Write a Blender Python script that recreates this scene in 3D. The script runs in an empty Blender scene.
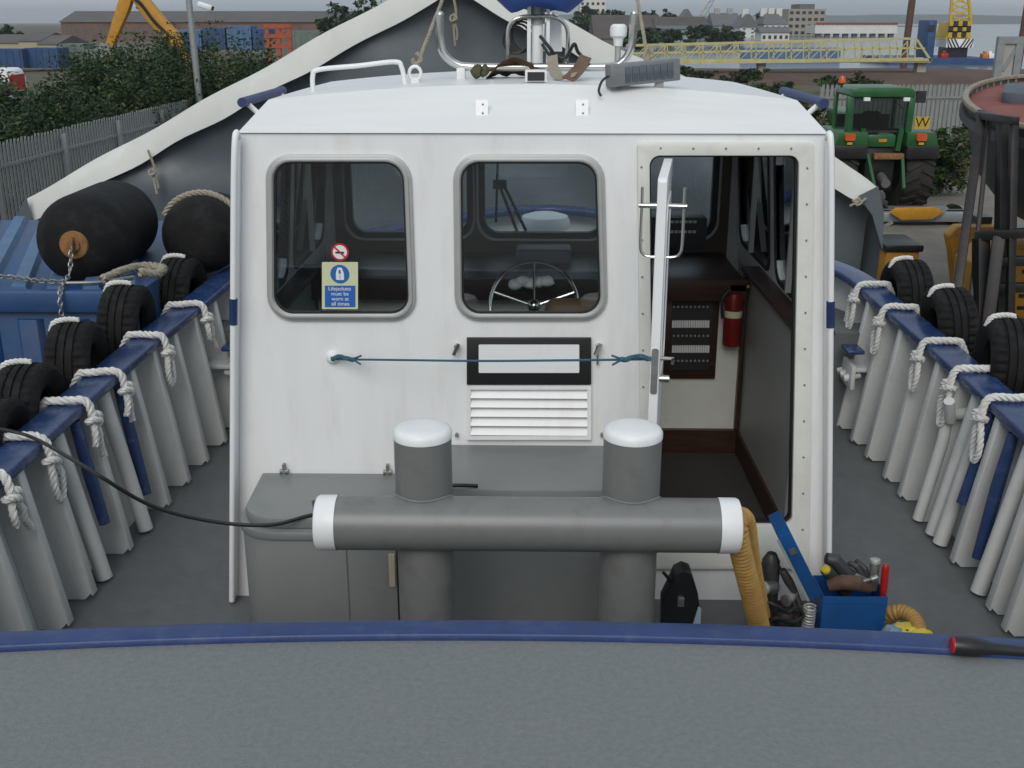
import bpy, bmesh, math, random
from mathutils import Vector, Matrix, Euler
from mathutils.noise import noise as pnoise
random.seed(7)
R = math.radians
scene = bpy.context.scene
COL = scene.collection

# ------------------------------------------------------------------ camera, sky, sun, exposure
FPX = 1100.0; PITCH = R(18.5); YAW = R(1.0); CAMZ = 2.83
cam_data = bpy.data.cameras.new('camera'); cam = bpy.data.objects.new('camera', cam_data); COL.objects.link(cam)
cam.location = (0, 0, CAMZ); cam.rotation_euler = (R(90) - PITCH, 0, YAW)
cam_data.sensor_width = 36; cam_data.lens = FPX / 1024 * 36
cam_data.clip_start = .05; cam_data.clip_end = 20000
scene.camera = cam
SUN_EL, SUN_AZ = R(38), R(190)          # azimuth clockwise from +Y: behind the camera, a little left
w = bpy.data.worlds.new('World'); scene.world = w; w.use_nodes = True
nt = w.node_tree; nt.nodes.clear()
out = nt.nodes.new('ShaderNodeOutputWorld'); bg = nt.nodes.new('ShaderNodeBackground'); bg.inputs['Strength'].default_value = .10
sky = nt.nodes.new('ShaderNodeTexSky'); sky.sky_type = 'NISHITA'; sky.sun_disc = False
sky.sun_elevation = SUN_EL; sky.sun_rotation = SUN_AZ; sky.dust_density = 5.0; sky.air_density = 1.0; sky.ozone_density = 1.0
tc = nt.nodes.new('ShaderNodeTexCoord'); mp = nt.nodes.new('ShaderNodeMapping'); mp.inputs['Scale'].default_value = (1, 1, 6)
nz = nt.nodes.new('ShaderNodeTexNoise'); nz.inputs['Scale'].default_value = 2.6; nz.inputs['Detail'].default_value = 7; nz.inputs['Roughness'].default_value = .55
cr = nt.nodes.new('ShaderNodeValToRGB')
cr.color_ramp.elements[0].position = .35; cr.color_ramp.elements[0].color = (4.2, 5.05, 5.75, 1)
cr.color_ramp.elements[1].position = .68; cr.color_ramp.elements[1].color = (6.5, 7.0, 7.4, 1)
mx = nt.nodes.new('ShaderNodeMix'); mx.data_type = 'RGBA'; mx.inputs['Factor'].default_value = .88
nt.links.new(tc.outputs['Generated'], mp.inputs['Vector']); nt.links.new(mp.outputs['Vector'], nz.inputs['Vector'])
nt.links.new(nz.outputs['Fac'], cr.inputs['Fac']); nt.links.new(sky.outputs['Color'], mx.inputs['A']); nt.links.new(cr.outputs['Color'], mx.inputs['B'])
sx_ = nt.nodes.new('ShaderNodeSeparateXYZ'); nt.links.new(tc.outputs['Generated'], sx_.inputs['Vector'])
mr = nt.nodes.new('ShaderNodeMapRange'); mr.inputs['To Min'].default_value = .94; mr.inputs['To Max'].default_value = 1.14; nt.links.new(sx_.outputs['Z'], mr.inputs['Value'])
vm = nt.nodes.new('ShaderNodeVectorMath'); vm.operation = 'SCALE'; nt.links.new(mx.outputs['Result'], vm.inputs[0]); nt.links.new(mr.outputs['Result'], vm.inputs['Scale'])
nt.links.new(vm.outputs['Vector'], bg.inputs['Color']); nt.links.new(bg.outputs['Background'], out.inputs['Surface'])
sd = bpy.data.lights.new('sun', 'SUN'); sd.energy = 1.5; sd.angle = R(36); sd.color = (1, .965, .91)
sun = bpy.data.objects.new('sun', sd); COL.objects.link(sun)
sdir = Vector((math.sin(SUN_AZ) * math.cos(SUN_EL), math.cos(SUN_AZ) * math.cos(SUN_EL), math.sin(SUN_EL)))
sun.rotation_euler = sdir.to_track_quat('Z', 'Y').to_euler(); sun.location = (0, 0, 40)
vs = scene.view_settings; scene.display_settings.display_device = 'sRGB'
vs.view_transform = 'Standard'; vs.look = 'None'; vs.exposure = 0.0; vs.gamma = 1; vs.use_curve_mapping = False

# ------------------------------------------------------------------ measuring helpers
RM = cam.rotation_euler.to_matrix()
def ray(px, py): return RM @ Vector(((px - 512) / FPX, -(py - 384) / FPX, -1))
def P(px, py, Y):
    d = ray(px, py); t = Y / d.y
    return Vector((d.x * t, Y, CAMZ + d.z * t))
def PZ(px, py, Z):
    d = ray(px, py); t = (Z - CAMZ) / d.z
    return Vector((d.x * t, d.y * t, Z))
def proj(p):
    q = RM.transposed() @ (Vector(p) - Vector((0, 0, CAMZ)))
    return 512 + FPX * q.x / -q.z, 384 - FPX * q.y / -q.z
def rnd(a, b): return random.uniform(a, b)
def lerp(a, b, t): return a + (b - a) * t

# ------------------------------------------------------------------ materials
MATS = {}
def mat(name, col, rough=.5, metal=0, var=.12, vs_=6, bump=0, bs=60, dirt=None, dirt_amt=.5, dirt_scale=3, stretch=(1, 1, 1), coat=0, spec=.5):
    if name in MATS: return MATS[name]
    m = bpy.data.materials.new(name); m.use_nodes = True; t = m.node_tree; b = t.nodes['Principled BSDF']
    b.inputs['Roughness'].default_value = rough; b.inputs['Metallic'].default_value = metal
    b.inputs['Coat Weight'].default_value = coat; b.inputs['Specular IOR Level'].default_value = spec
    tcn = t.nodes.new('ShaderNodeTexCoord'); mpn = t.nodes.new('ShaderNodeMapping'); mpn.inputs['Scale'].default_value = stretch
    t.links.new(tcn.outputs['Object'], mpn.inputs['Vector'])
    n = t.nodes.new('ShaderNodeTexNoise'); n.inputs['Scale'].default_value = vs_; n.inputs['Detail'].default_value = 6; n.inputs['Roughness'].default_value = .62
    t.links.new(mpn.outputs['Vector'], n.inputs['Vector'])
    rp = t.nodes.new('ShaderNodeValToRGB'); e = rp.color_ramp.elements
    c = Vector(col)
    e[0].position = .3; e[0].color = (*(c * (1 - var)), 1); e[1].position = .7; e[1].color = (*[min(1, x * (1 + var)) for x in c], 1)
    t.links.new(n.outputs['Fac'], rp.inputs['Fac'])
    last = rp.outputs['Color']
    if dirt:
        n2 = t.nodes.new('ShaderNodeTexNoise'); n2.inputs['Scale'].default_value = dirt_scale; n2.inputs['Detail'].default_value = 9; n2.inputs['Roughness'].default_value = .7
        t.links.new(mpn.outputs['Vector'], n2.inputs['Vector'])
        r2 = t.nodes.new('ShaderNodeValToRGB'); r2.color_ramp.elements[0].position = .5; r2.color_ramp.elements[0].color = (0, 0, 0, 1)
        r2.color_ramp.elements[1].position = .75; r2.color_ramp.elements[1].color = (dirt_amt,) * 3 + (1,)
        t.links.new(n2.outputs['Fac'], r2.inputs['Fac'])
        mm = t.nodes.new('ShaderNodeMix'); mm.data_type = 'RGBA'; mm.inputs['B'].default_value = (*dirt, 1)
        t.links.new(r2.outputs['Color'], mm.inputs['Factor']); t.links.new(last, mm.inputs['A']); last = mm.outputs['Result']
    t.links.new(last, b.inputs['Base Color'])
    rr = t.nodes.new('ShaderNodeMapRange'); rr.inputs['To Min'].default_value = max(0, rough - .08); rr.inputs['To Max'].default_value = min(1, rough + .08)
    t.links.new(n.outputs['Fac'], rr.inputs['Value']); t.links.new(rr.outputs['Result'], b.inputs['Roughness'])
    if bump:
        n3 = t.nodes.new('ShaderNodeTexNoise'); n3.inputs['Scale'].default_value = bs; n3.inputs['Detail'].default_value = 4
        t.links.new(mpn.outputs['Vector'], n3.inputs['Vector'])
        bp = t.nodes.new('ShaderNodeBump'); bp.inputs['Strength'].default_value = bump; bp.inputs['Distance'].default_value = .01
        t.links.new(n3.outputs['Fac'], bp.inputs['Height']); t.links.new(bp.outputs['Normal'], b.inputs['Normal'])
    MATS[name] = m
    return m
def glass(name, tint=(.8, .85, .85), refl=1.0):
    m = bpy.data.materials.new(name); m.use_nodes = True; t = m.node_tree; t.nodes.clear()
    o = t.nodes.new('ShaderNodeOutputMaterial'); tr = t.nodes.new('ShaderNodeBsdfTransparent'); tr.inputs['Color'].default_value = (*tint, 1)
    gl = t.nodes.new('ShaderNodeBsdfGlossy'); gl.inputs['Roughness'].default_value = .02; gl.inputs['Color'].default_value = (refl,) * 3 + (1,)
    fr = t.nodes.new('ShaderNodeFresnel'); fr.inputs['IOR'].default_value = 1.5; mxs = t.nodes.new('ShaderNodeMixShader')
    t.links.new(fr.outputs['Fac'], mxs.inputs['Fac']); t.links.new(tr.outputs['BSDF'], mxs.inputs[1]); t.links.new(gl.outputs['BSDF'], mxs.inputs[2])
    t.links.new(mxs.outputs['Shader'], o.inputs['Surface']); MATS[name] = m
    return m
WHITE = mat('white_gloss_paint', (.79, .8, .81), .32, var=.03, vs_=2, dirt=(.5, .47, .4), dirt_amt=.26, dirt_scale=3, bump=.12, bs=3.5, stretch=(3, 3, .6))
ROOFW = mat('white_roof_paint', (.735, .737, .735), .32, var=.05, vs_=5, stretch=(.5, 4, 1), dirt=(.5, .53, .6), dirt_amt=.3, dirt_scale=2.5)  # the blue-grey dirt colour paints streaks of sky reflection into the white
CREAM = mat('off_white_paint', (.7, .71, .67), .4, var=.05, vs_=4, dirt=(.35, .33, .26), dirt_amt=.25, dirt_scale=5)
CAPW = mat('white_cap_paint', (.78, .79, .8), .4, var=.03, dirt=(.5, .5, .5), dirt_amt=.3, dirt_scale=6)
ALU = mat('dull_aluminium', (.44, .45, .44), .45, .4, var=.06, vs_=9)
CHROME = mat('polished_steel', (.62, .62, .6), .18, 1, var=.06)
STEEL = mat('worn_steel', (.3, .3, .29), .45, .8, var=.2, vs_=20)
GREY = mat('grey_paint', (.2, .21, .21), .42, var=.06, vs_=3, bump=.06, bs=40, dirt=(.1, .1, .1), dirt_amt=.4, dirt_scale=3)
BITT = mat('bollard_grey_paint', (.165, .17, .168), .36, var=.05, vs_=4, bump=.08, bs=14, dirt=(.1, .085, .07), dirt_amt=.5, dirt_scale=9)
BULW = mat('pale_grey_paint', (.56, .57, .56), .45, var=.06, vs_=4, dirt=(.22, .2, .17), dirt_amt=.45, dirt_scale=4, bump=.06, bs=12)
DECKM = mat('main_deck_grey', (.12, .127, .13), .7, var=.12, vs_=9, bump=.35, bs=160, dirt=(.075, .072, .068), dirt_amt=.6, dirt_scale=2.2)
FOREM = mat('raised_deck_grey', (.175, .188, .19), .78, var=.13, vs_=60, bump=.45, bs=260, dirt=(.21, .215, .205), dirt_amt=.35, dirt_scale=1.8)
BLUE = mat('royal_blue_gloss', (.017, .04, .12), .26, var=.15, vs_=7, dirt=(.09, .12, .2), dirt_amt=.4, dirt_scale=7, bump=.06, bs=18)
RIMB = mat('rim_blue_paint', (.016, .038, .135), .42, var=.15, vs_=9, dirt=(.1, .12, .2), dirt_amt=.35, dirt_scale=12, bump=.1, bs=30)
BLACK = mat('black_rubber', (.0065, .0065, .007), .78, spec=.25, var=.3, vs_=14, bump=.25, bs=70, dirt=(.04, .04, .04), dirt_amt=.5, dirt_scale=8)
GASK = mat('black_gasket', (.01, .01, .01), .5, var=.1)
BLKP = mat('black_paint', (.012, .012, .014), .4, var=.2, vs_=8, dirt=(.05, .045, .04), dirt_amt=.5)
ROPEW = mat('white_nylon_rope', (.62, .62, .6), .8, var=.1, vs_=30, dirt=(.3, .28, .24), dirt_amt=.4, dirt_scale=10)
ROPEG = mat('weathered_hemp_rope', (.3, .27, .21), .85, var=.2, vs_=30)
ROPEB = mat('teal_cord', (.03, .1, .15), .7, var=.2, vs_=60)
WOOD = mat('dark_mahogany', (.042, .02, .014), .4, var=.35, vs_=5, stretch=(1, 8, 12), bump=.05)
LINER = mat('interior_grey_lining', (.3, .31, .3), .5, var=.05)
CARPET = mat('dark_carpet', (.04, .035, .032), .95, var=.2, vs_=40, bump=.3, bs=200)
DASH = mat('black_dash', (.02, .02, .022), .5, var=.1)
TAN = mat('tan_leather', (.16, .1, .045), .5, var=.15)
RED = mat('red_paint', (.38, .012, .012), .35, var=.1)
YEL = mat('machine_yellow', (.5, .235, .012), .5, var=.12, vs_=8, dirt=(.1, .08, .05), dirt_amt=.6)
HOSE = mat('ochre_hose', (.36, .21, .055), .6, var=.18, vs_=20, dirt=(.12, .09, .05), dirt_amt=.4, dirt_scale=12)
TOOLB = mat('toolbox_blue', (.008, .075, .25), .35, var=.12, dirt=(.03, .04, .06), dirt_amt=.5, dirt_scale=9)
TARPG = mat('slate_tarpaulin', (.1, .117, .132), .38, var=.1, vs_=2, dirt=(.13, .145, .155), dirt_amt=.3, dirt_scale=.9, bump=.45, bs=2.2)
TARPW = mat('white_tarpaulin', (.62, .63, .6), .5, var=.05, vs_=2, dirt=(.42, .44, .4), dirt_amt=.5, dirt_scale=.8, bump=.25, bs=2.0)
CONTB = mat('container_blue', (.014, .06, .17), .5, var=.15, vs_=5, dirt=(.12, .08, .06), dirt_amt=.45, dirt_scale=4)
RUST = mat('rusty_steel', (.24, .12, .045), .75, .2, var=.4, vs_=14, bump=.3, bs=60)
GALV = mat('galvanised_steel', (.3, .32, .33), .5, .4, var=.1, vs_=6)
GLASS = glass('window_glass', (.9, .93, .93)); GLASSD = glass('side_glass', (.92, .95, .96))
WATER = None

# ------------------------------------------------------------------ mesh helpers
WO = {}
def wloc(o): return WO.get(o.name, Vector((0, 0, 0))) if o else Vector((0, 0, 0))
class MB:
    def __init__(s): s.v = []; s.f = []; s.mi = []; s.cur = 0
    def add(s, vs_, fs):
        o = len(s.v); s.v += [Vector(v) for v in vs_]
        for f in fs: s.f.append([o + i for i in f]); s.mi.append(s.cur)
        return s
    def box(s, c, d, rot=None):
        c = Vector(c); M = (Euler(rot).to_matrix() if isinstance(rot, tuple) else rot) if rot else Matrix.Identity(3)
        vv = [c + M @ Vector((x * d[0] / 2, y * d[1] / 2, z * d[2] / 2)) for x in (-1, 1) for y in (-1, 1) for z in (-1, 1)]
        return s.add(vv, [(0, 1, 3, 2), (4, 6, 7, 5), (0, 4, 5, 1), (2, 3, 7, 6), (0, 2, 6, 4), (1, 5, 7, 3)])
    def bx(s, a, b): # box from corner to corner
        a = Vector(a); b = Vector(b); return s.box((a + b) / 2, [abs(x) for x in (b - a)])
    def bar(s, p0, p1, wx, wz, up=(0, 0, 1)):
        p0 = Vector(p0); p1 = Vector(p1); d = p1 - p0; y = d.normalized(); u = Vector(up)
        if abs(y.dot(u)) > .98: u = Vector((1, 0, 0))
        x = y.cross(u).normalized(); z = x.cross(y)
        return s.box((p0 + p1) / 2, (wx, d.length, wz), Matrix((x, y, z)).transposed())
    def tube(s, pts, r, n=8, closed=False, cap=True):
        pts = [Vector(p) for p in pts]; m = len(pts); rs = r if isinstance(r, (list, tuple)) else [r] * m
        tans = []
        for i in range(m):
            if closed: t = pts[(i + 1) % m] - pts[i - 1]
            else: t = pts[min(i + 1, m - 1)] - pts[max(i - 1, 0)]
            tans.append(t.normalized() if t.length > 1e-9 else Vector((0, 0, 1)))
        u = tans[0].orthogonal().normalized(); vv = []
        for i in range(m):
            if i:
                q = tans[i - 1].rotation_difference(tans[i]); u = (q @ u); u = (u - tans[i] * u.dot(tans[i])).normalized()
            b = tans[i].cross(u)
            for k in range(n):
                a = 2 * math.pi * k / n; vv.append(pts[i] + (u * math.cos(a) + b * math.sin(a)) * rs[i])
        fs = []
        for i in range(m if closed else m - 1):
            j = (i + 1) % m
            for k in range(n): fs.append((i * n + k, i * n + (k + 1) % n, j * n + (k + 1) % n, j * n + k))
        if cap and not closed: fs.append(tuple(range(n))[::-1]); fs.append(tuple((m - 1) * n + k for k in range(n)))
        return s.add(vv, fs)
    def cyl(s, p0, p1, r, n=16): return s.tube([p0, p1], r, n)
    def lathe(s, prof, o, ax=(0, 0, 1), n=32, closed_prof=False, a0=0):
        o = Vector(o); z = Vector(ax).normalized(); x = z.orthogonal().normalized(); y = z.cross(x); vv = []; m = len(prof)
        for k in range(n):
            a = a0 + 2 * math.pi * k / n; d = x * math.cos(a) + y * math.sin(a)
            for (r, h) in prof: vv.append(o + d * max(r, 1e-5) + z * h)
        fs = []
        for k in range(n):
            k2 = (k + 1) % n
            for i in range(m if closed_prof else m - 1):
                j = (i + 1) % m
                fs.append((k * m + i, k2 * m + i, k2 * m + j, k * m + j))
        return s.add(vv, fs)
    def ball(s, c, r, n=12, sq=(1, 1, 1), jit=0):
        c = Vector(c); vv = []; m = n // 2 + 1
        for i in range(m):
            t = math.pi * i / (m - 1)
            for k in range(n):
                a = 2 * math.pi * k / n; j = 1 + (rnd(-jit, jit) if jit else 0)
                vv.append(c + Vector((math.sin(t) * math.cos(a) * sq[0], math.sin(t) * math.sin(a) * sq[1], math.cos(t) * sq[2])) * r * j)
        fs = [(i * n + k, (i + 1) * n + k, (i + 1) * n + (k + 1) % n, i * n + (k + 1) % n) for i in range(m - 1) for k in range(n)]
        return s.add(vv, fs)
    def prism(s, poly, f, t0, t1):       # poly in 2-D, f(u,v,w) -> xyz
        n = len(poly); vv = [f(u, v, t0) for u, v in poly] + [f(u, v, t1) for u, v in poly]
        fs = [tuple(range(n))[::-1], tuple(range(n, 2 * n))] + [(i, (i + 1) % n, n + (i + 1) % n, n + i) for i in range(n)]
        return s.add(vv, fs)
    def sheet(s, rows):                   # grid of points
        m = len(rows[0]); vv = [p for r in rows for p in r]
        return s.add(vv, [(i * m + k, i * m + k + 1, (i + 1) * m + k + 1, (i + 1) * m + k) for i in range(len(rows) - 1) for k in range(m - 1)])
    def sweep(s, path, prof, side=1):     # prof: (outward, up) polygon, path: list of (pos, outward)
        m = len(prof); vv = []
        for p, o in path:
            for (a, b) in prof: vv.append(Vector(p) + Vector(o) * a + Vector((0, 0, b)))
        fs = [(i * m + k, i * m + (k + 1) % m, (i + 1) * m + (k + 1) % m, (i + 1) * m + k) for i in range(len(path) - 1) for k in range(m)]
        fs += [tuple(range(m))[::-1], tuple((len(path) - 1) * m + k for k in range(m))]
        return s.add(vv, fs)
    def mesh(s, name, mats, bevel=0, seg=2, ang=35, thick=0, weld=True):
        me = bpy.data.meshes.new(name); me.from_pydata([tuple(v) for v in s.v], [], s.f)
        for m in (mats if isinstance(mats, (list, tuple)) else [mats]): me.materials.append(m)
        me.polygons.foreach_set('material_index', s.mi)
        bm = bmesh.new(); bm.from_mesh(me)
        if weld: bmesh.ops.remove_doubles(bm, verts=bm.verts, dist=1e-5)
        bmesh.ops.recalc_face_normals(bm, faces=bm.faces)
        if thick: bmesh.ops.solidify(bm, geom=bm.faces[:], thickness=thick)
        if bevel:
            es = [e for e in bm.edges if len(e.link_faces) == 2 and e.calc_face_angle(0) > R(30)]
            bmesh.ops.bevel(bm, geom=es, offset=bevel, segments=seg, profile=.5, affect='EDGES', clamp_overlap=True)
        bm.to_mesh(me); bm.free()
        me.polygons.foreach_set('use_smooth', [True] * len(me.polygons)); me.set_sharp_from_angle(angle=R(ang)); me.update()
        return me
    def build(s, name, mats, parent=None, bevel=0, seg=2, ang=35, thick=0, weld=True, origin=None):
        return link_mesh(name, s.mesh(name, mats, bevel, seg, ang, thick, weld), parent, origin)
def link_mesh(name, me, parent=None, origin=None):
    if origin is None:
        vs_ = [v.co for v in me.vertices]
        lo = [min(v[i] for v in vs_) for i in range(3)]; hi = [max(v[i] for v in vs_) for i in range(3)]
        origin = Vector(((lo[0] + hi[0]) / 2, (lo[1] + hi[1]) / 2, lo[2]))
    origin = Vector(origin)
    me.transform(Matrix.Translation(-origin))
    o = bpy.data.objects.new(name, me); COL.objects.link(o)
    o.parent = parent; o.location = origin - wloc(parent); WO[o.name] = origin
    return o
def tag(o, label=None, cat=None, group=None, kind=None):
    if label: o['label'] = label
    if cat: o['category'] = cat
    if group: o['group'] = group
    if kind: o['kind'] = kind
    return o
def thing(name, loc, label, cat, group=None):
    o = bpy.data.objects.new(name, None); COL.objects.link(o); o.location = loc; o.empty_display_size = .1
    WO[o.name] = Vector(loc)
    return tag(o, label, cat, group)
def copy_tree(o, parent=None):
    c = o.copy(); COL.objects.link(c); c.parent = parent
    for ch in list(o.children): copy_tree(ch, c)
    return c
# flat plates with rounded outlines and holes
def rpoly(pts, r, n=6):
    pts = [Vector(p[:2]) for p in pts]; o = []; m = len(pts); rs = r if isinstance(r, (list, tuple)) else [r] * m
    for i in range(m):
        a, b, c = pts[i - 1], pts[i], pts[(i + 1) % m]; rr = rs[i]
        if rr <= 0: o.append((b.x, b.y)); continue
        d1 = (a - b).normalized(); d2 = (c - b).normalized(); ang = d1.angle(d2); L = rr / math.tan(ang / 2)
        p1 = b + d1 * L; p2 = b + d2 * L; ctr = b + (d1 + d2).normalized() * (rr / math.sin(ang / 2))
        v1 = p1 - ctr; v2 = p2 - ctr; tot = v1.angle(v2); sg = 1 if v1.x * v2.y - v1.y * v2.x > 0 else -1
        for k in range(n + 1):
            t = sg * tot * k / n; ca, sa = math.cos(t), math.sin(t)
            o.append((ctr.x + v1.x * ca - v1.y * sa, ctr.y + v1.x * sa + v1.y * ca))
    return o
def plate_mesh(name, outline, holes, t, f, m, bevel=0):
    cu = bpy.data.curves.new('c', 'CURVE'); cu.dimensions = '2D'; cu.fill_mode = 'BOTH'; cu.extrude = t / 2; cu.bevel_depth = bevel
    if bevel: cu.bevel_resolution = 1; cu.offset = -bevel
    for poly in [outline] + list(holes):
        sp = cu.splines.new('POLY'); sp.points.add(len(poly) - 1); sp.use_cyclic_u = True
        for q, (x, y) in zip(sp.points, poly): q.co = (x, y, 0, 1)
    ob = bpy.data.objects.new('c', cu); COL.objects.link(ob)
    dg = bpy.context.evaluated_depsgraph_get(); me = bpy.data.meshes.new_from_object(ob.evaluated_get(dg))
    bpy.data.objects.remove(ob); bpy.data.curves.remove(cu)
    for v in me.vertices: v.co = f(v.co.x, v.co.y, v.co.z)
    bm = bmesh.new(); bm.from_mesh(me); bmesh.ops.remove_doubles(bm, verts=bm.verts, dist=1e-5); bmesh.ops.recalc_face_normals(bm, faces=bm.faces); bm.to_mesh(me); bm.free()
    me.name = name; me.materials.clear(); me.materials.append(m)
    me.polygons.foreach_set('use_smooth', [True] * len(me.polygons)); me.set_sharp_from_angle(angle=R(35))
    return me
def plate(name, outline, holes, t, f, m, parent=None, bevel=0): return link_mesh(name, plate_mesh(name, outline, holes, t, f, m, bevel), parent)
def text_part(name, body, size, f, m, parent, depth=.0006):
    cu = bpy.data.curves.new('t', 'FONT'); cu.body = body; cu.size = size; cu.align_x = 'CENTER'; cu.align_y = 'CENTER'; cu.extrude = depth; cu.space_line = .95
    ob = bpy.data.objects.new('t', cu); COL.objects.link(ob)
    dg = bpy.context.evaluated_depsgraph_get(); me = bpy.data.meshes.new_from_object(ob.evaluated_get(dg))
    bpy.data.objects.remove(ob); bpy.data.curves.remove(cu)
    for v in me.vertices: v.co = f(v.co.x, v.co.y, v.co.z)
    me.materials.clear(); me.materials.append(m)
    return link_mesh(name, me, parent)
def smooth_path(pts, n=8, closed=False):
    pts = [Vector(p) for p in pts]; m = len(pts); o = []
    for i in range(m if closed else m - 1):
        g = lambda k: pts[k % m] if closed else pts[max(0, min(m - 1, k))]
        p0, p1, p2, p3 = g(i - 1), g(i), g(i + 1), g(i + 2)
        for k in range(n):
            t = k / n
            o.append(.5 * ((2 * p1) + (p2 - p0) * t + (2 * p0 - 5 * p1 + 4 * p2 - p3) * t * t + (3 * p1 - p0 - 3 * p2 + p3) * t ** 3))
    if not closed: o.append(pts[-1])
    return o
def rope_geo(mb, pts, r, pitch=.07, strands=3, sides=5, step=.008):
    path = smooth_path(pts, 10); L = [0]
    for a, b in zip(path, path[1:]): L.append(L[-1] + (b - a).length)
    n = max(8, int(L[-1] / step)); res = []; j = 0
    for i in range(n + 1):
        s_ = L[-1] * i / n
        while j < len(L) - 2 and L[j + 1] < s_: j += 1
        t = (s_ - L[j]) / max(1e-9, L[j + 1] - L[j]); res.append(path[j].lerp(path[j + 1], t))
    tans = [(res[min(i + 1, n)] - res[max(i - 1, 0)]).normalized() for i in range(n + 1)]
    u = tans[0].orthogonal().normalized(); us = []
    for i in range(n + 1):
        if i: u = tans[i - 1].rotation_difference(tans[i]) @ u; u = (u - tans[i] * u.dot(tans[i])).normalized()
        us.append(u.copy())
    for k in range(strands):
        pp = []
        for i in range(n + 1):
            a = 2 * math.pi * (k / strands + L[-1] * i / n / pitch); b = tans[i].cross(us[i])
            pp.append(res[i] + (us[i] * math.cos(a) + b * math.sin(a)) * r * .5)
        mb.tube(pp, r * .56, sides)
    return mb
# ------------------------------------------------------------------ the setting: yard, river, far shore
GZ = -1.4
YARD = mat('yard_concrete', (.17, .155, .135), .9, var=.2, vs_=1.2, bump=.3, bs=30, dirt=(.08, .075, .065), dirt_amt=.7, dirt_scale=.35)
SCRUB = mat('rough_ground', (.085, .075, .045), .95, var=.35, vs_=.8, bump=.5, bs=8, dirt=(.04, .06, .02), dirt_amt=.8, dirt_scale=.12)
MUD = mat('foreshore_mud', (.085, .052, .04), .9, var=.3, vs_=.4, dirt=(.05, .06, .03), dirt_amt=.6, dirt_scale=.2)
WATERM = mat('river_water', (.13, .15, .16), .16, var=.1, vs_=.05, stretch=(1, 4, 1), bump=.25, bs=.5)
m = MB(); m.sheet([[(x, y, GZ - max(0, y - 300) * .0055) for x in (-9000, -60, 60, 9000)] for y in (-200, 40, 300, 12000)])
tag(m.build('ground', SCRUB), kind='structure')
m = MB(); m.add([(-9.2, -25, GZ + .012), (40, -25, GZ + .012), (40, 40, GZ + .012), (-9.2, 40, GZ + .012)], [(0, 1, 2, 3)])
tag(m.build('yard', YARD), kind='structure')
def gp(px, py, z=GZ): return PZ(px, py, z)
# river and its near bank
bank = [(560, 80), (680, 69), (1400, 69)]
m = MB(); pts = [gp(600, 70), gp(1500, 70), Vector((2500, 420, GZ)), Vector((6000, 5200, GZ)), Vector((420, 5200, GZ)), Vector((330, 900, GZ)), Vector((95, 520, GZ)), Vector((36, 330, GZ)), Vector((14, 190, GZ))]
m.sheet([[(lerp(*q, .0), y, GZ + .05 - max(0, y - 300) * .0055), (q[1], y, GZ + .05 - max(0, y - 300) * .0055)] for q, y in (((6, 130), 84), ((14, 420), 190), ((34, 900), 300), ((95, 2500), 520), ((330, 3500), 900), ((420, 6000), 5200))]); 0 and m.add([(p.x, p.y, GZ + .05) for p in pts], [tuple(range(len(pts)))]); tag(m.build('river', WATERM), kind='structure')
def terrain_strip(name, pts, mm, back):
    m = MB(); top = [Vector(p) for p in pts]
    rows = [[Vector((p.x, p.y - 2 - (p.z - GZ) * 2, GZ - max(0, p.y - 300) * .0055 - .05)) for p in top], top, [Vector((p.x, p.y + back, p.z)) for p in top], [Vector((p.x, p.y + back * 2.2, GZ)) for p in top]]
    m.sheet(rows); return tag(m.build(name, mm), kind='structure')
pts = []
for i in range(30):
    x = lerp(6, 110, i / 29); pts.append((x, 77 + pnoise(Vector((x * .15, 2, 0))) * 2.5, GZ + .55 + .35 * pnoise(Vector((x * .3, 0, 0)))))
terrain_strip('river_bank', pts, MUD, 8)
HILL = mat('far_hill', (.045, .06, .05), .95, var=.3, vs_=.01)
pts = []
for i in range(60):
    x = lerp(-200, 3200, i / 59); pts.append((x, 2500, 4 + 5 * pnoise(Vector((x * .004, 0, 3))) + 3 * pnoise(Vector((x * .02, 5, 3)))))
terrain_strip('hills', pts, HILL, 200)

# ------------------------------------------------------------------ the work boat
YW = 5.0
boat = thing('work_boat', (0, 4, GZ), 'grey and white work boat with blue rails, seen from its raised deck', 'boat')
def W(px, py, Y=YW): p = P(px, py, Y); return (p.x, p.z)
def fw(yo): return lambda u, v, w: Vector((u, YW + yo - w, v))
XT = (P(833, 137, YW).x - P(236, 137, YW).x) / 2; XB = 1.53; ZS = W(535, 134)[1]
def sx(z): return lerp(XB, XT, z / ZS)
# --- plan of the bulwark: inner edge of the rail
CTRL = [(2.375, 1.6), (2.375, 2.7), (2.375, 4.6), (2.365, 5.4), (2.33, 6.4), (2.27, 7.3), (2.17, 8.0), (1.85, 8.5), (1.25, 9.1), (.6, 9.6), (0, 9.85)]
def boff(y): return .03 + .016 * (y - 4.7)      # the boat lies a touch to the right of the camera
ctrl = [Vector((-x, y, 0)) for x, y in CTRL] + [Vector((x, y, 0)) for x, y in CTRL[-2::-1]]
sp_ = smooth_path(ctrl, 10)
def rail_z(y): return .88 if y < 4.6 else (lerp(.88, .985, (y - 4.6) / 2.6) if y < 7.2 else lerp(.985, 1.2, (y - 7.2) / 2.65))
PLAN = []
for i, p in enumerate(sp_):
    if p.y < 2.66: continue
    t = (sp_[min(i + 1, len(sp_) - 1)] - sp_[max(i - 1, 0)]).normalized(); o = Vector((-t.y, t.x, 0))
    PLAN.append((Vector((p.x + boff(p.y), p.y, rail_z(p.y))), o))
def hb(y):
    best = min((q for q in PLAN if q[0].x > 0), key=lambda q: abs(q[0].y - y)); return best[0].x
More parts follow.
